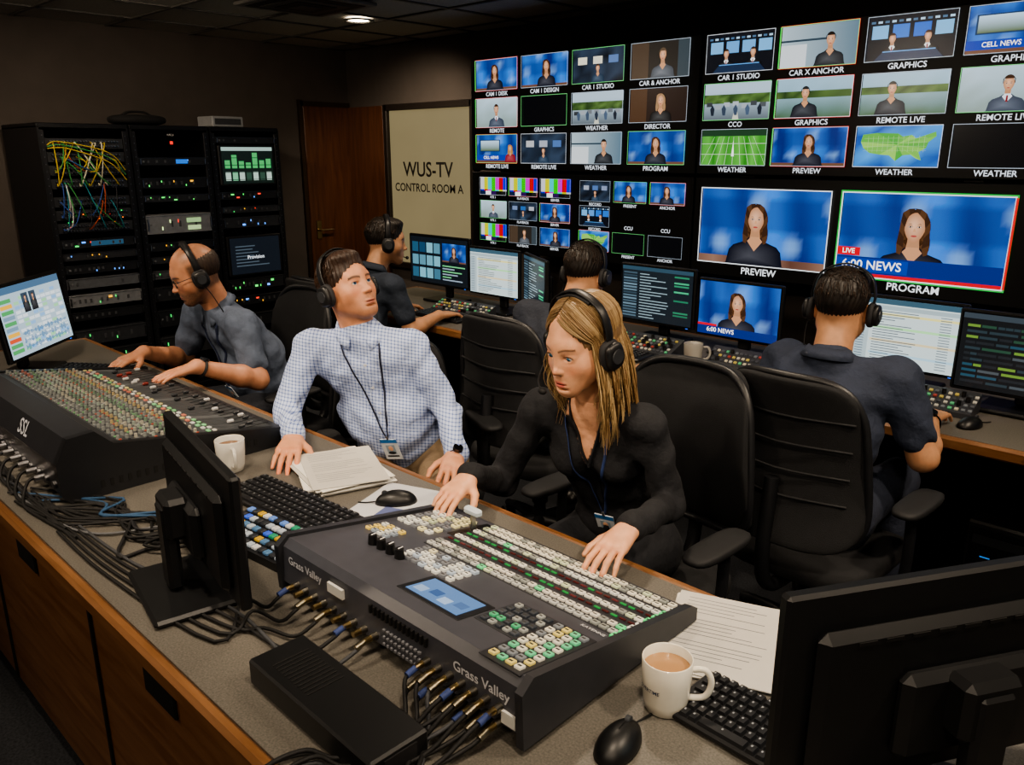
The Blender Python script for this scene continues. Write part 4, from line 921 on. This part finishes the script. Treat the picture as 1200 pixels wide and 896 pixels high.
        if sh:
            C=mixc(sm((.062-z)/.02)*sm((.035-y)/.02)*sm((z+.075)/.02)*(x+0*z>0),A(c(st['hair'])),sh*(.8+.2*rn))
            C=mixc(sm((z-.055)/.02)*sm((.05-y)/.03),A(c(st['hair'])),.35*(.6+.4*rn))
        return C
    surf(F,.0022 if hi else .0036,[sk],'skin','head',root,HM,cf)
    mb=MB(); mb.T=HM; g=Vector(st.get('gaze',(0,1,0))).normalized(); er=.0130; iris=st.get('iris','4a6a78')
    for q in(-1,1):
        ctr=Vector((q*ec[0],ec[1]+.0010,0)); G=g.to_track_quat('Z','Y').to_matrix().to_4x4(); Rr=[];cols=[]
        for a,cl in((0.01,'050505'),(.22,'050505'),(.23,iris),(.50,iris),(.54,'cfc6c0'),(1.2,'cfc6c0'),(3.1,'c8b0a8')):
            Rr.append([(er*math.sin(a)*math.cos(t),er*math.sin(a)*math.sin(t),er*math.cos(a)) for t in [2*math.pi*k/24 for k in range(24)]]); cols.append(cl)
        for i in range(6): mb.rings([Rr[i+1],Rr[i]],'eye',c(cols[i+1]),caps=False,M=Matrix.Translation(ctr)@G)
        mb.rings([Rr[1],Rr[0]],'eye',c('050505'),caps=True,M=Matrix.Translation(ctr)@G)
        pts=[]
        for i in range(7):
            u=-1+2*i/6; xx=u*.0136; zz=lid+op*math.sqrt(max(0,1-(xx/.0138)**2)); rr=math.sqrt(max(0,1-(xx/.0160)**2-(zz/.0140)**2)); pts.append((q*(ec[0]+xx),ec[1]+.0146*rr+.0006,zz))
        mb.tube(pts,.0007 if not fem else .0010,'hair',c('1a100a'),5,3)
    mb.build('eyes',root)
    hk=st.get('hairstyle'); hc=A(c(st['hair']))
    if hk:
        H=Field()
        if hk=='short':
            H.ell((0,-.024,.040),(.0800,.1000,.0890)); H.ell((.01,.032,.098),(.054,.042,.022),k=.03)
            H.ell((0,.112,-.002),(.070,.075,.078),k=.008,op='s'); H.fn(lambda P:P[:,2]+.05,k=.012); H.fn(lambda P:np.maximum(P[:,2]+.012,-(P[:,1]+.028)),k=.01)
        elif hk=='bald':
            H.ell((0,-.024,.030),(.0785,.0985,.085)); H.ell((0,.05,.05),(.085,.095,.12),k=.01,op='s'); H.fn(lambda P:P[:,2]+.052,k=.012); H.fn(lambda P:-(P[:,2]-.075),k=.02)
            H.fn(lambda P:np.maximum(P[:,2]+.01,-(P[:,1]+.03)),k=.01)
        else:
            H.ell((0,-.028,.036),(.079,.0995,.0905)); H.ecap((0,-.055,.02),(0,-.070,-.17),.070,.066,(1,0,0),.5,k=.03)
            H.ell((0,.122,-.006),(.072,.090,.088),k=.008,op='s')
            H.cone((0,.005,-.09),(0,.01,-.26),.055,.06,k=.01,op='s')
        def post(P):
            a=np.arctan2(P[:,0],P[:,1]+.02); return .0012*np.sin(a*38+P[:,2]*40+3*np.sin(P[:,2]*30))+.0008*np.sin(a*71-P[:,2]*60)
        H.post=post
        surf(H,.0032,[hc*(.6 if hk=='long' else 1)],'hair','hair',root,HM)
        mb=MB(); mb.T=HM; r=random.Random(3)
        if hk=='short':
            for i in range(1600 if hi else 800):
                th=math.radians(82*math.sqrt(r.random())); a=r.uniform(0,2*math.pi); dx,dy=math.sin(a),math.cos(a)
                px,py,pz=.0800*math.sin(th)*dx,-.024+.1000*math.sin(th)*dy,.040+.0890*math.cos(th)
                if py>.03 and pz<.088: continue
                if pz<.055 and py>.015: continue
                nrm=Vector((px/.0064,(py+.024)/.0100,(pz-.04)/.0079)).normalized()
                tg=Vector((.5,-.25,0)) if pz>.09 else Vector((.1,-.35,-1)); tg+=Vector((r.uniform(-.25,.25),r.uniform(-.25,.25),r.uniform(-.2,.2)))
                tg=(tg-nrm*tg.dot(nrm)).normalized(); p0=Vector((px,py,pz)); L=r.uniform(.014,.026)
                mb.tube([p0-nrm*.002,p0+tg*L*.5+nrm*.0025,p0+tg*L+nrm*(-.001-L*L*3)],[.0010,.0010,.0003],'strand',mix(c(st['hair']),c('6a4c34'),r.random()**2*.35),3,2)
            mb.build('hair_strands',root)
        if hk=='long':
            for q in(-1,1):
                for i in range(1050):
                    ad=58+120*r.random()**.9; a=math.radians(ad); ca,sa=math.cos(a),math.sin(a); pts=[]; ly=r.random(); o=.985+.05*ly; clump=math.floor(ad/6); ph=clump*1.7+r.uniform(-.35,.35)
                    y0u=.80+(-.90-.80)*((ad-58)/120)**.75+r.uniform(-.05,.05)
                    u0=Vector((.10+.03*q,y0u,math.sqrt(max(.02,1-y0u*y0u-.02)))).normalized(); u1=Vector((q*sa,ca,-.10)).normalized()
                    for t in(0,.2,.4,.6,.8,1):
                        uu=(u0*(1-t)+u1*t).normalized(); lift=.005*math.sin(t*3.1); pts.append((uu.x*(.080*o+lift),-.028+uu.y*(.100*o+lift),.036+uu.z*(.0915*o+lift)))
                    L=r.uniform(.16,.30)*(1 if ad<140 else .9); fr=max(0,1-abs(a-1.1)/.7); bx,by,bz=pts[-1]; cs=math.sin(clump*2.1)
                    for s_ in(.14,.28,.42,.57,.72,.86,1):
                        env=min(1,s_*1.5); wv=.016*math.sin(s_*8.5+ph)*env
                        pts.append((bx*(1-.08*s_)+q*(.016*math.sin(s_*3)*(.4+ly)+wv*.8+.006*cs*env),by+.022*s_*fr+wv*.55-(.010*s_ if a>2 else 0)+(ly-.5)*.014*env,bz-L*s_))
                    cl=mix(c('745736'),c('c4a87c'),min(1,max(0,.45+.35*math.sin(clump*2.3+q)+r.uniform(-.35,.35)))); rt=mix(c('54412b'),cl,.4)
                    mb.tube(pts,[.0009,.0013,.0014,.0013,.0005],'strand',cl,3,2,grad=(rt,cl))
            mb.build('hair_strands',root)
    if st.get('glasses'):
        mb=MB(); mb.T=HM
        for q in(-1,1):
            mb.tube([(q*.033+.023*math.cos(t),.086,-.002+.016*math.sin(t)) for t in [2*math.pi*k/12 for k in range(12)]],.0016,'plastic',c('111111'),6,3,loop=True)
            mb.tube([(q*.056,.085,.004),(q*.074,.05,.006),(q*.082,-.0,.004)],.0016,'plastic',c('111111'),6,3)
        mb.tube([(-.011,.086,.003),(0,.090,.006),(.011,.086,.003)],.0015,'plastic',c('111111'),6,3); mb.build('glasses',root)
    if st.get('headset'): headset(root,HM,st.get('micside',1),st.get('mic',True))
    return HM
def handp(F,w,d,n,side,curl=.5,sc=1.,spread=.12):
    d=nz(d); n=A(n)-d*float(A(n)@d); n=nz(n); s=np.cross(d,n)*side; w=A(w)
    offs=[.029,.0100,-.0095,-.0275]; al=[.088,.093,.088,.078]; segs=[(.041,.025,.020),(.045,.029,.021),(.042,.027,.020),(.033,.020,.018)]
    K=[]
    for i in range(4):
        k=w+(d*al[i]+s*offs[i]+n*(.003-.08*offs[i]**2))*sc; K.append(k); F.cone(w+(d*.004+s*offs[i]*.5)*sc,k,.0155*sc,.0112*sc,k=.010)
    F.ell(tuple(w+(d*.05+s*.004-n*.004)*sc),.017*sc,k=.02)
    for i in range(4):
        p=K[i]; a=-.06; cu=(curl[i] if isinstance(curl,(list,tuple)) else curl)
        dd=nz(d+s*offs[i]/.03*spread); r=[.0090,.0083,.0074,.0060]
        if i==3: r=[q*.88 for q in r]
        for j in range(3):
            a+=cu*(.55,.95,.6)[j]; v=dd*math.cos(a)-n*math.sin(a); q=p+v*segs[i][j]*sc; F.cone(p,q,r[j]*sc,r[j+1]*sc,k=.0025); p=q
    b=w+(d*.018+s*.017-n*.004)*sc; v1=nz(d*.62+s*.72-n*.22); p1=b+v1*.045*sc; v2=nz(d*.85+s*.42-n*.22); p2=p1+v2*.032*sc; v3=nz(d*.95+s*.15-n*.3); p3=p2+v3*.024*sc
    F.cone(b,p1,.0155*sc,.0118*sc,k=.012); F.cone(p1,p2,.0112*sc,.0098*sc,k=.003); F.cone(p2,p3,.0098*sc,.0075*sc,k=.003)
def person(name,J,st):
    root=empty(name); G={k:A(v) for k,v in J.items() if k not in('handL','handR')}
    pel,midp,nk=G['pelvis'],G['mid'],G['neck']; lat=nz(G['shR']-G['shL']); up=nz(nk-midp); n=nz(np.cross(up,lat)); up2=nz(midp-pel)
    fem=st.get('fem',False); B=st.get('build',1.)*(.86 if fem else 1); belly=st.get('belly',0)
    F=Field(); chest=nk-up*.115
    F.ecap(pel-up2*.0,midp,.158*B+(.01 if fem else 0),(.150 if not fem else .128)*B+belly,lat,.70,k=.06)
    F.ecap(midp,chest,(.154 if not fem else .136)*B+belly*.7,.150*B,lat,.64,k=.06)
    if belly: F.ell(tuple(midp-up*.08+n*.05),(.11,.11,.11),k=.08)
    if fem:
        for q in(-1,1): F.ell(tuple(chest-up*.045+lat*q*.065+n*.066),(.056,.056,.056),k=.045)
    for q,S_ in((-1,'L'),(1,'R')):
        sh=G['sh'+S_]; el=G['el'+S_]; wr=G['wr'+S_]
        F.cone(tuple(nk-up*.035),tuple(sh-(sh-nk)*.1),.050*B,.052*B,k=.05); F.cone(tuple(chest-up*.02+lat*q*.08),tuple(sh-up*.01),.075*B,.052*B,k=.05)
        if st['sleeve']=='long':
            F.cone(tuple(sh),tuple(el),.057*B,.045*B,k=.018); F.cone(tuple(el),tuple(wr-(wr-el)*.06),.045*B,.036*B,k=.02); F.cone(tuple(wr-(wr-el)*.16),tuple(wr-(wr-el)*.02),.0385*B,.040*B,k=.003)
        else:
            e2=sh+(el-sh)*.68; F.cone(tuple(sh),tuple(e2),.060*B,.058*B,k=.028)
    F.cone(tuple(nk-up*.05),tuple(nk-up*.0+n*-.005),.06*B,.055*B,k=.03)
    ph=st.get('seed',1)
    els=[G['elL'],G['elR']]; whs=pel+up2*.1; shs=[G['shL']-up*.07,G['shR']-up*.07]
    def post(P):
        x,y,z=P[:,0],P[:,1],P[:,2]
        d=.0040*np.sin(31*x+17*z+3*np.sin(11*y+ph)+ph)*np.sin(23*y-29*z+2*np.sin(13*x))+.0026*np.sin(70*z+20*x+4*np.sin(15*y+ph))*np.sin(14*x-9*y+ph)
        for e in els:
            w=np.exp(-((P-e)**2).sum(1)/.008); d=d+.0045*w*np.sin(95*((P-e)@up)+40*((P-e)@n)+2*np.sin(30*x))
        for e in shs:
            w=np.exp(-((P-e)**2).sum(1)/.009); d=d+.0035*w*np.sin(60*((P-e)@up)+70*((P-e)@lat)+ph)
        w=np.exp(-((P-whs)@up)**2/.006); d=d+.004*w*np.sin(60*((P-whs)@up)+18*((P-whs)@lat)+ph)
        return d
    F.post=post
    cf=None
    if fem:
        sk=A(c(st['skin']))
        def cf(V_,C):
            p=V_-nk; f=p@n; l=np.abs(p@lat); u=p@up; m=((f>0.0)&(l<.052+(u)*.36)&(l<.065)).astype(f32); b=((u>-.02)&(l<.058)).astype(f32); m=np.maximum(m,b)[:,None]
            return C*(1-m)+sk*m
    else:
        dk=A(c(st['top']))*.55
        def cf(V_,C):
            p=V_-nk; f=p@n; l=p@lat; u=p@up; m=((f>0)&(np.abs(l)<.004)&(u>(-.18 if st['sleeve']=='short' else -.6))).astype(f32)[:,None]; return C*(1-m)+dk*m
    surf(F,.006 if st.get('hi') else .0085,[c(st['top'])],st.get('topmat','cloth'),'shirt',root,colfn=cf)
    def hit(p,off=.0045):
        ts=np.linspace(.3,-.1,400,dtype=f32); P=p[None,:]+n[None,:]*ts[:,None]; d=F.ev(P.astype(f32)); i=np.argmax(d<.0); return P[i]+n*off
    if fem:
        mb=MB()
        for q in(-1,1):
            pts=[tuple(nk+up*.012-n*.055+lat*q*.03),tuple(nk+up*.018-n*.01+lat*q*.060)]
            for u in np.linspace(-.02,-.148,8): pts.append(tuple(hit(nk+up*u+lat*q*(.054+.36*u),.003)))
            mb.tube(pts,.011,'cloth',c('191a1f'),8,3,flat=tuple(n),fl=.3)
        pts=[tuple(hit(nk+up*u,.0015)) for u in np.linspace(-.15,-.40,10)]; mb.tube(pts,.009,'cloth',c('17181c'),8,2,flat=tuple(n),fl=.25)
        mb.build('blouse_collar',root)
    elif st['sleeve']=='long':
        mb=MB()
        pts=[tuple(hit(nk+up*u,.001)) for u in np.linspace(-.07,-.46,14)]; mb.tube(pts,.014,st.get('topmat','cloth'),c(st['top']),8,2,flat=tuple(n),fl=.18)
        for u in np.linspace(-.09,-.42,5): b=hit(nk+up*u,.004); mb.cyl(tuple(b),tuple(b+n*.002),.0055,.005,'paper',c('c8ccd4'),10)
        mb.build('shirt_placket',root)
    if not fem and st.get('collar',True):
        mb=MB(); rows=[[],[],[]]
        for i in range(29):
            t=math.radians(22+i*(316/28)); fr=max(0,math.cos(t)); bx=nk+n*(-.004)
            def pt(r,h): return tuple(bx+n*math.cos(t)*r*1.02+lat*math.sin(t)*r+up*h)
            rows[0].append(pt(.062,-.005-.02*fr)); rows[1].append(pt(.067,.036-.038*fr)); rows[2].append(pt(.086+.008*fr,.002-.045*fr**2))
        mb.rings(rows,st.get('topmat','cloth'),c(st.get('colc',st['top'])),caps=False,close=False)
        o=mb.build('collar',root); md=o.modifiers.new('s','SOLIDIFY'); md.thickness=.004; md.offset=0
    for S_,side in(('L',1),('R',-1)):
        sh,el,wr=G['sh'+S_],G['el'+S_],G['wr'+S_]; hd=J['hand'+S_]; F2=Field(); sc=.92 if fem else 1.04
        if st['sleeve']=='short':
            F2.cone(tuple(sh+(el-sh)*.45),tuple(el),.047*B,.040*B,k=.01); F2.cone(tuple(el),tuple(el+(wr-el)*.3),.040*B,.042*B,k=.02); F2.cone(tuple(el+(wr-el)*.3),tuple(wr),.042*B,.0265*B,k=.02)
        else: F2.cone(tuple(wr-(wr-el)*.2),tuple(wr),.03*B,.0262*B)
        F2.cone(tuple(wr),tuple(wr+nz(hd[0])*.02),.0262*B,.022*B,k=.015)
        handp(F2,tuple(wr+nz(hd[0])*.012),hd[0],hd[1],side,hd[2],sc)
        sk=A(c(st['skin']))
        def hcf(V_,C,wr=wr,d=nz(hd[0])):
            t=(V_-wr)@d; k=sm((t-.14)/.04)[:,None]; k2=(sm(1-np.abs(t-.1)/.012)*.35)[:,None]; C=C*(1-k)+C*A(1.06,.78,.74)*k; return C*(1-k2)+C*A(.95,.74,.7)*k2
        surf(F2,.0029 if st.get('hi') or st['sleeve']=='long' else .004,[sk],'skin','arm_'+S_,root,colfn=hcf)
        if st.get('watch')==S_:
            mb=MB(); ax=nz(wr-el); u=nz(np.cross(ax,A(0.1,.2,1))); v=np.cross(ax,u); cc=wr-ax*(.022 if st['sleeve']=='short' else -.008); rr_=.0305*B if st['sleeve']=='short' else .028*B
            if v[2]<0: v=-v
            mb.tube([tuple(cc+(u*math.cos(t)+v*math.sin(t))*rr_) for t in [2*math.pi*k/14 for k in range(14)]],.009,'rubber',c('0c0c0e'),8,2,loop=True,flat=tuple(v))
            mb.cyl(tuple(cc+v*(rr_-.002)),tuple(cc+v*(rr_+.009)),.018,.017,'metal',c('5a5c60'),20); mb.cyl(tuple(cc+v*(rr_+.009)),tuple(cc+v*(rr_+.0095)),.0155,.0155,'gloss',c('08080a'),20)
            mb.build('wristwatch',root)
    F3=Field(); F3.ecap(pel-up2*.02,pel+up2*.06,.162*B,.156*B+belly*.5,lat,.72,k=.05); F3.cone(G['hipL'],G['hipR'],.1*B,.1*B,k=.05)
    for S_ in'LR':
        h_,kn,an=G['hip'+S_],G['kn'+S_],G['an'+S_]; F3.cone(h_,kn,.088*B,.064*B,k=.04); F3.cone(kn,an,.062*B,.048*B,k=.02)
    F3.post=lambda P:.003*np.sin(33*P[:,0]+21*P[:,2])*np.sin(27*P[:,1]-19*P[:,2])
    surf(F3,.012,[c(st['pants'])],'cloth','trousers',root)
    F4=Field()
    for S_ in'LR':
        an=G['an'+S_]; fd=A(J.get('foot',n)); fd=nz(A(fd[0],fd[1],0)); a=A(an[0],an[1],.05)
        F4.cone(tuple(a-fd*.04),tuple(a+fd*.06),.042,.042,k=.02); F4.cone(tuple(a+fd*.06-A(0,0,.008)),tuple(a+fd*.17-A(0,0,.015)),.042,.034,k=.02); F4.cone(tuple(a),tuple(a+A(0,0,.06)),.043,.042,k=.02)
    F4.fn(lambda P:P[:,2]-.002,k=.004)
    surf(F4,.008,[c('15110e')],'plastic','shoes',root)
    head(root,J['head'],J['face'],tuple(nk-up*.06),st,J.get('roll',0))
    if st.get('lanyard'):
        mb=MB(); L=st['lanyard']; bpt=nk-up*L
        for q in(-1,1):
            pts=[tuple(nk+lat*q*.05-n*.06+up*.0),tuple(nk+lat*q*.072-n*.0+up*.012)]
            for s_ in np.linspace(.12,1,9): pts.append(tuple(hit(nk+lat*q*(.068*(1-s_)+.004)-up*L*s_)))
            mb.tube(pts,.0062,'fabric',c(st.get('lcol','1a2440')),6,3,flat=tuple(n))
        b=hit(bpt)+n*.004; Xb,Yb,Zb=lat,up,n
        BM=Matrix(((Xb[0],Yb[0],Zb[0],b[0]),(Xb[1],Yb[1],Zb[1],b[1]),(Xb[2],Yb[2],Zb[2],b[2]),(0,0,0,1)))
        mb.T=BM
        mb.box((0,-.045,0),(.056,.082,.004),'gloss',c('c8ccd2'),b=.001); mb.box((0,-.012,.0022),(.056,.014,.0006),'plastic',c('3070b0')); mb.box((0,-.045,.0024),(.03,.036,.0006),'paper',c('8a9aa8'))
        mb.sph((0,-.041,.003),(.008,.01,.0006),'paper',c('d0a080'),12,6); mb.sph((0,-.058,.003),(.013,.006,.0006),'paper',c('20242c'),12,6); mb.box((0,-.072,.0024),(.04,.006,.0006),'paper',c('30343a')); mb.cyl((0,-.004,.001),(0,.008,.001),.004,.004,'metal',c('c0c0c0'),8)
        mb.build('lanyard_badge',root)
    return root
def legs(J,hx,kL,kR,aL,aR,f): J.update(hipL=hx[0],hipR=hx[1],knL=kL,knR=kR,anL=aL,anR=aR,foot=f)
UPn=(0,0,1)
J=dict(pelvis=(-3.25,1.79,.56),mid=(-3.25,1.72,.79),neck=(-3.27,1.59,1.015),shL=(-3.085,1.60,.965),shR=(-3.455,1.59,.965),elL=(-2.985,1.60,.745),elR=(-3.56,1.55,.745),wrL=(-2.985,1.345,.85),wrR=(-3.37,1.30,.85),
  handL=((-.12,-1,-.18),UPn,.35),handR=((.25,-1,-.2),UPn,.4),head=(-3.275,1.505,1.165),face=(-.25,-.93,-.36))
legs(J,((-3.15,1.78,.55),(-3.35,1.78,.55)),(-3.12,1.36,.57),(-3.4,1.36,.57),(-3.12,1.3,.08),(-3.4,1.3,.08),(0,-1,0))
person('seated_man',J,dict(skin='bc8668',top='525c6e',pants='23262e',sleeve='short',hair='3a2c22',hairstyle='bald',sidehair=.85,beard=.88,bcol='46362c',brow='3c2c20',glasses=True,headset=True,mic=False,watch='L',lanyard=.3,seed=1,build=1.03,gaze=(0,1,-.3),belly=.01))
chair(-3.25,1.76,(0,-1))
J=dict(pelvis=(-2.2,1.77,.56),mid=(-2.225,1.685,.79),neck=(-2.25,1.60,1.06),shL=(-2.125,1.725,1.005),shR=(-2.375,1.475,1.005),elL=(-2.01,1.785,.78),elR=(-2.365,1.36,.80),wrR=(-2.13,1.245,.80),wrL=(-1.845,1.665,.70),
  handL=((.62,-.72,-.22),(.2,.1,1),.45),handR=((.72,-.66,-.17),UPn,.25),head=(-2.285,1.59,1.21),face=(1.0,.08,.38),roll=.04)
legs(J,((-2.13,1.85,.55),(-2.27,1.70,.55)),(-1.78,1.53,.58),(-2.03,1.33,.57),(-1.75,1.45,.08),(-2.0,1.25,.08),(.6,-.8,0))
lat2=Vector((-.26,-.26,0)).normalized(); special('checkshirt',check(tuple(lat2)))
person('seated_man',J,dict(skin='c48c6c',top='b4bed4',colc='b4bed4',topmat='checkshirt',pants='7c6a54',sleeve='long',hair='33231a',hairstyle='short',beard=.35,bcol='6a4634',brow='38241a',headset=True,micside=-1,mic=False,watch='L',lanyard=.34,lcol='1a2036',seed=2,build=1.0,gaze=(.1,1,.15),hi=True,belly=.010,iris='4a6a88'))
chair(-2.25,1.80,(.93,-.37),.74,.2)
J=dict(pelvis=(-1.25,1.80,.56),mid=(-1.25,1.72,.79),neck=(-1.235,1.605,1.035),shL=(-1.085,1.64,.98),shR=(-1.385,1.56,.98),elL=(-1.03,1.68,.765),elR=(-1.47,1.50,.765),wrL=(-.935,1.365,.85),wrR=(-1.40,1.315,.855),
  handL=((.15,-1,-.22),UPn,.38),handR=((.22,-1,-.25),UPn,[.3,.4,.45,.5]),head=(-1.225,1.53,1.19),face=(-.08,-.96,-.25))
legs(J,((-1.16,1.80,.55),(-1.34,1.80,.55)),(-1.13,1.38,.565),(-1.36,1.36,.565),(-1.12,1.35,.08),(-1.36,1.32,.08),(0,-1,0))
person('seated_woman',J,dict(fem=True,skin='cc9878',top='16171c',pants='14161c',sleeve='long',hair='8c6e4c',hairstyle='long',brow='5a4030',lip='a8504c',headset=True,micside=1,mic=True,lanyard=.34,lcol='2a3c6a',seed=3,hi=True,open=.0062,lid=-.0004,gaze=(-.05,1,-.2),iris='3a6a84'))
chair(-1.22,1.79,(-.05,-1))
def backman(px,py,headp,face,top,seed,rh,hair='1c1612',skin='b48666',build=1.,wrL=None,sleeve='short',elR=None):
    J=dict(pelvis=(px,py,.56),mid=(px,py+.06,.79),neck=(headp[0]-(headp[0]-px)*.4,headp[1]-.085,headp[2]-.15),shL=(px-.185,py+.135,.985),shR=(px+.185,py+.135,.985),elL=(px-.27,py+.2,.75),elR=elR or (px+.25,py+.2,.75),
      wrL=wrL or (px-.17,py+.42,.80),wrR=rh,handL=((.15,1,-.08),UPn,.4),handR=((-.05,1,-.08),UPn,.4),head=headp,face=face)
    legs(J,((px-.1,py,.55),(px+.1,py,.55)),(px-.14,py+.42,.56),(px+.14,py+.42,.56),(px-.13,py+.42,.08),(px+.13,py+.42,.08),(0,1,0))
    return person('seated_man',J,dict(skin=skin,top=top,pants='2a3040',sleeve=sleeve,hair=hair,hairstyle='short',headset=True,micside=-1,mic=True,seed=seed,build=build,beard=.4,bcol='3a2c24',watch='R' if seed==6 else None))
backman(-3.5,2.44,(-3.46,2.67,1.20),(.6,1,-.1),'232b38',4,(-3.27,2.85,.80)); chair(-3.5,2.45,(0,1))
backman(-2.13,2.40,(-2.11,2.67,1.165),(-.1,1,-.15),'1f2430',5,(-1.80,2.80,.80),elR=(-1.87,2.58,.75)); chair(-2.13,2.41,(0,1))
backman(-.96,2.39,(-.985,2.57,1.175),(-.1,1,-.12),'262e40',6,(-.745,2.80,.80),build=1.08,elR=(-.68,2.55,.75)); chair(-.93,2.40,(.05,1))
# ---------------------------------------------------------------- world, camera
w=bpy.data.worlds.new('W'); bpy.context.scene.world=w; w.use_nodes=True; w.node_tree.nodes['Background'].inputs[0].default_value=(.5,.6,.8,1); w.node_tree.nodes['Background'].inputs[1].default_value=.02
try: bpy.context.scene.view_settings.look='AgX - Medium High Contrast'
except Exception as e: print(e)
cd=bpy.data.cameras.new('camera'); cd.lens=28.2; cd.sensor_width=36; cd.clip_start=.02; co=bpy.data.objects.new('camera',cd); link(co)
co.location=(0,0,1.65); th=math.atan(268/940); d=Vector((-.690*math.cos(th),.724*math.cos(th),-math.sin(th))); co.rotation_euler=d.to_track_quat('-Z','Y').to_euler(); bpy.context.scene.camera=co
print('BUILD TIME',time.time()-T0)
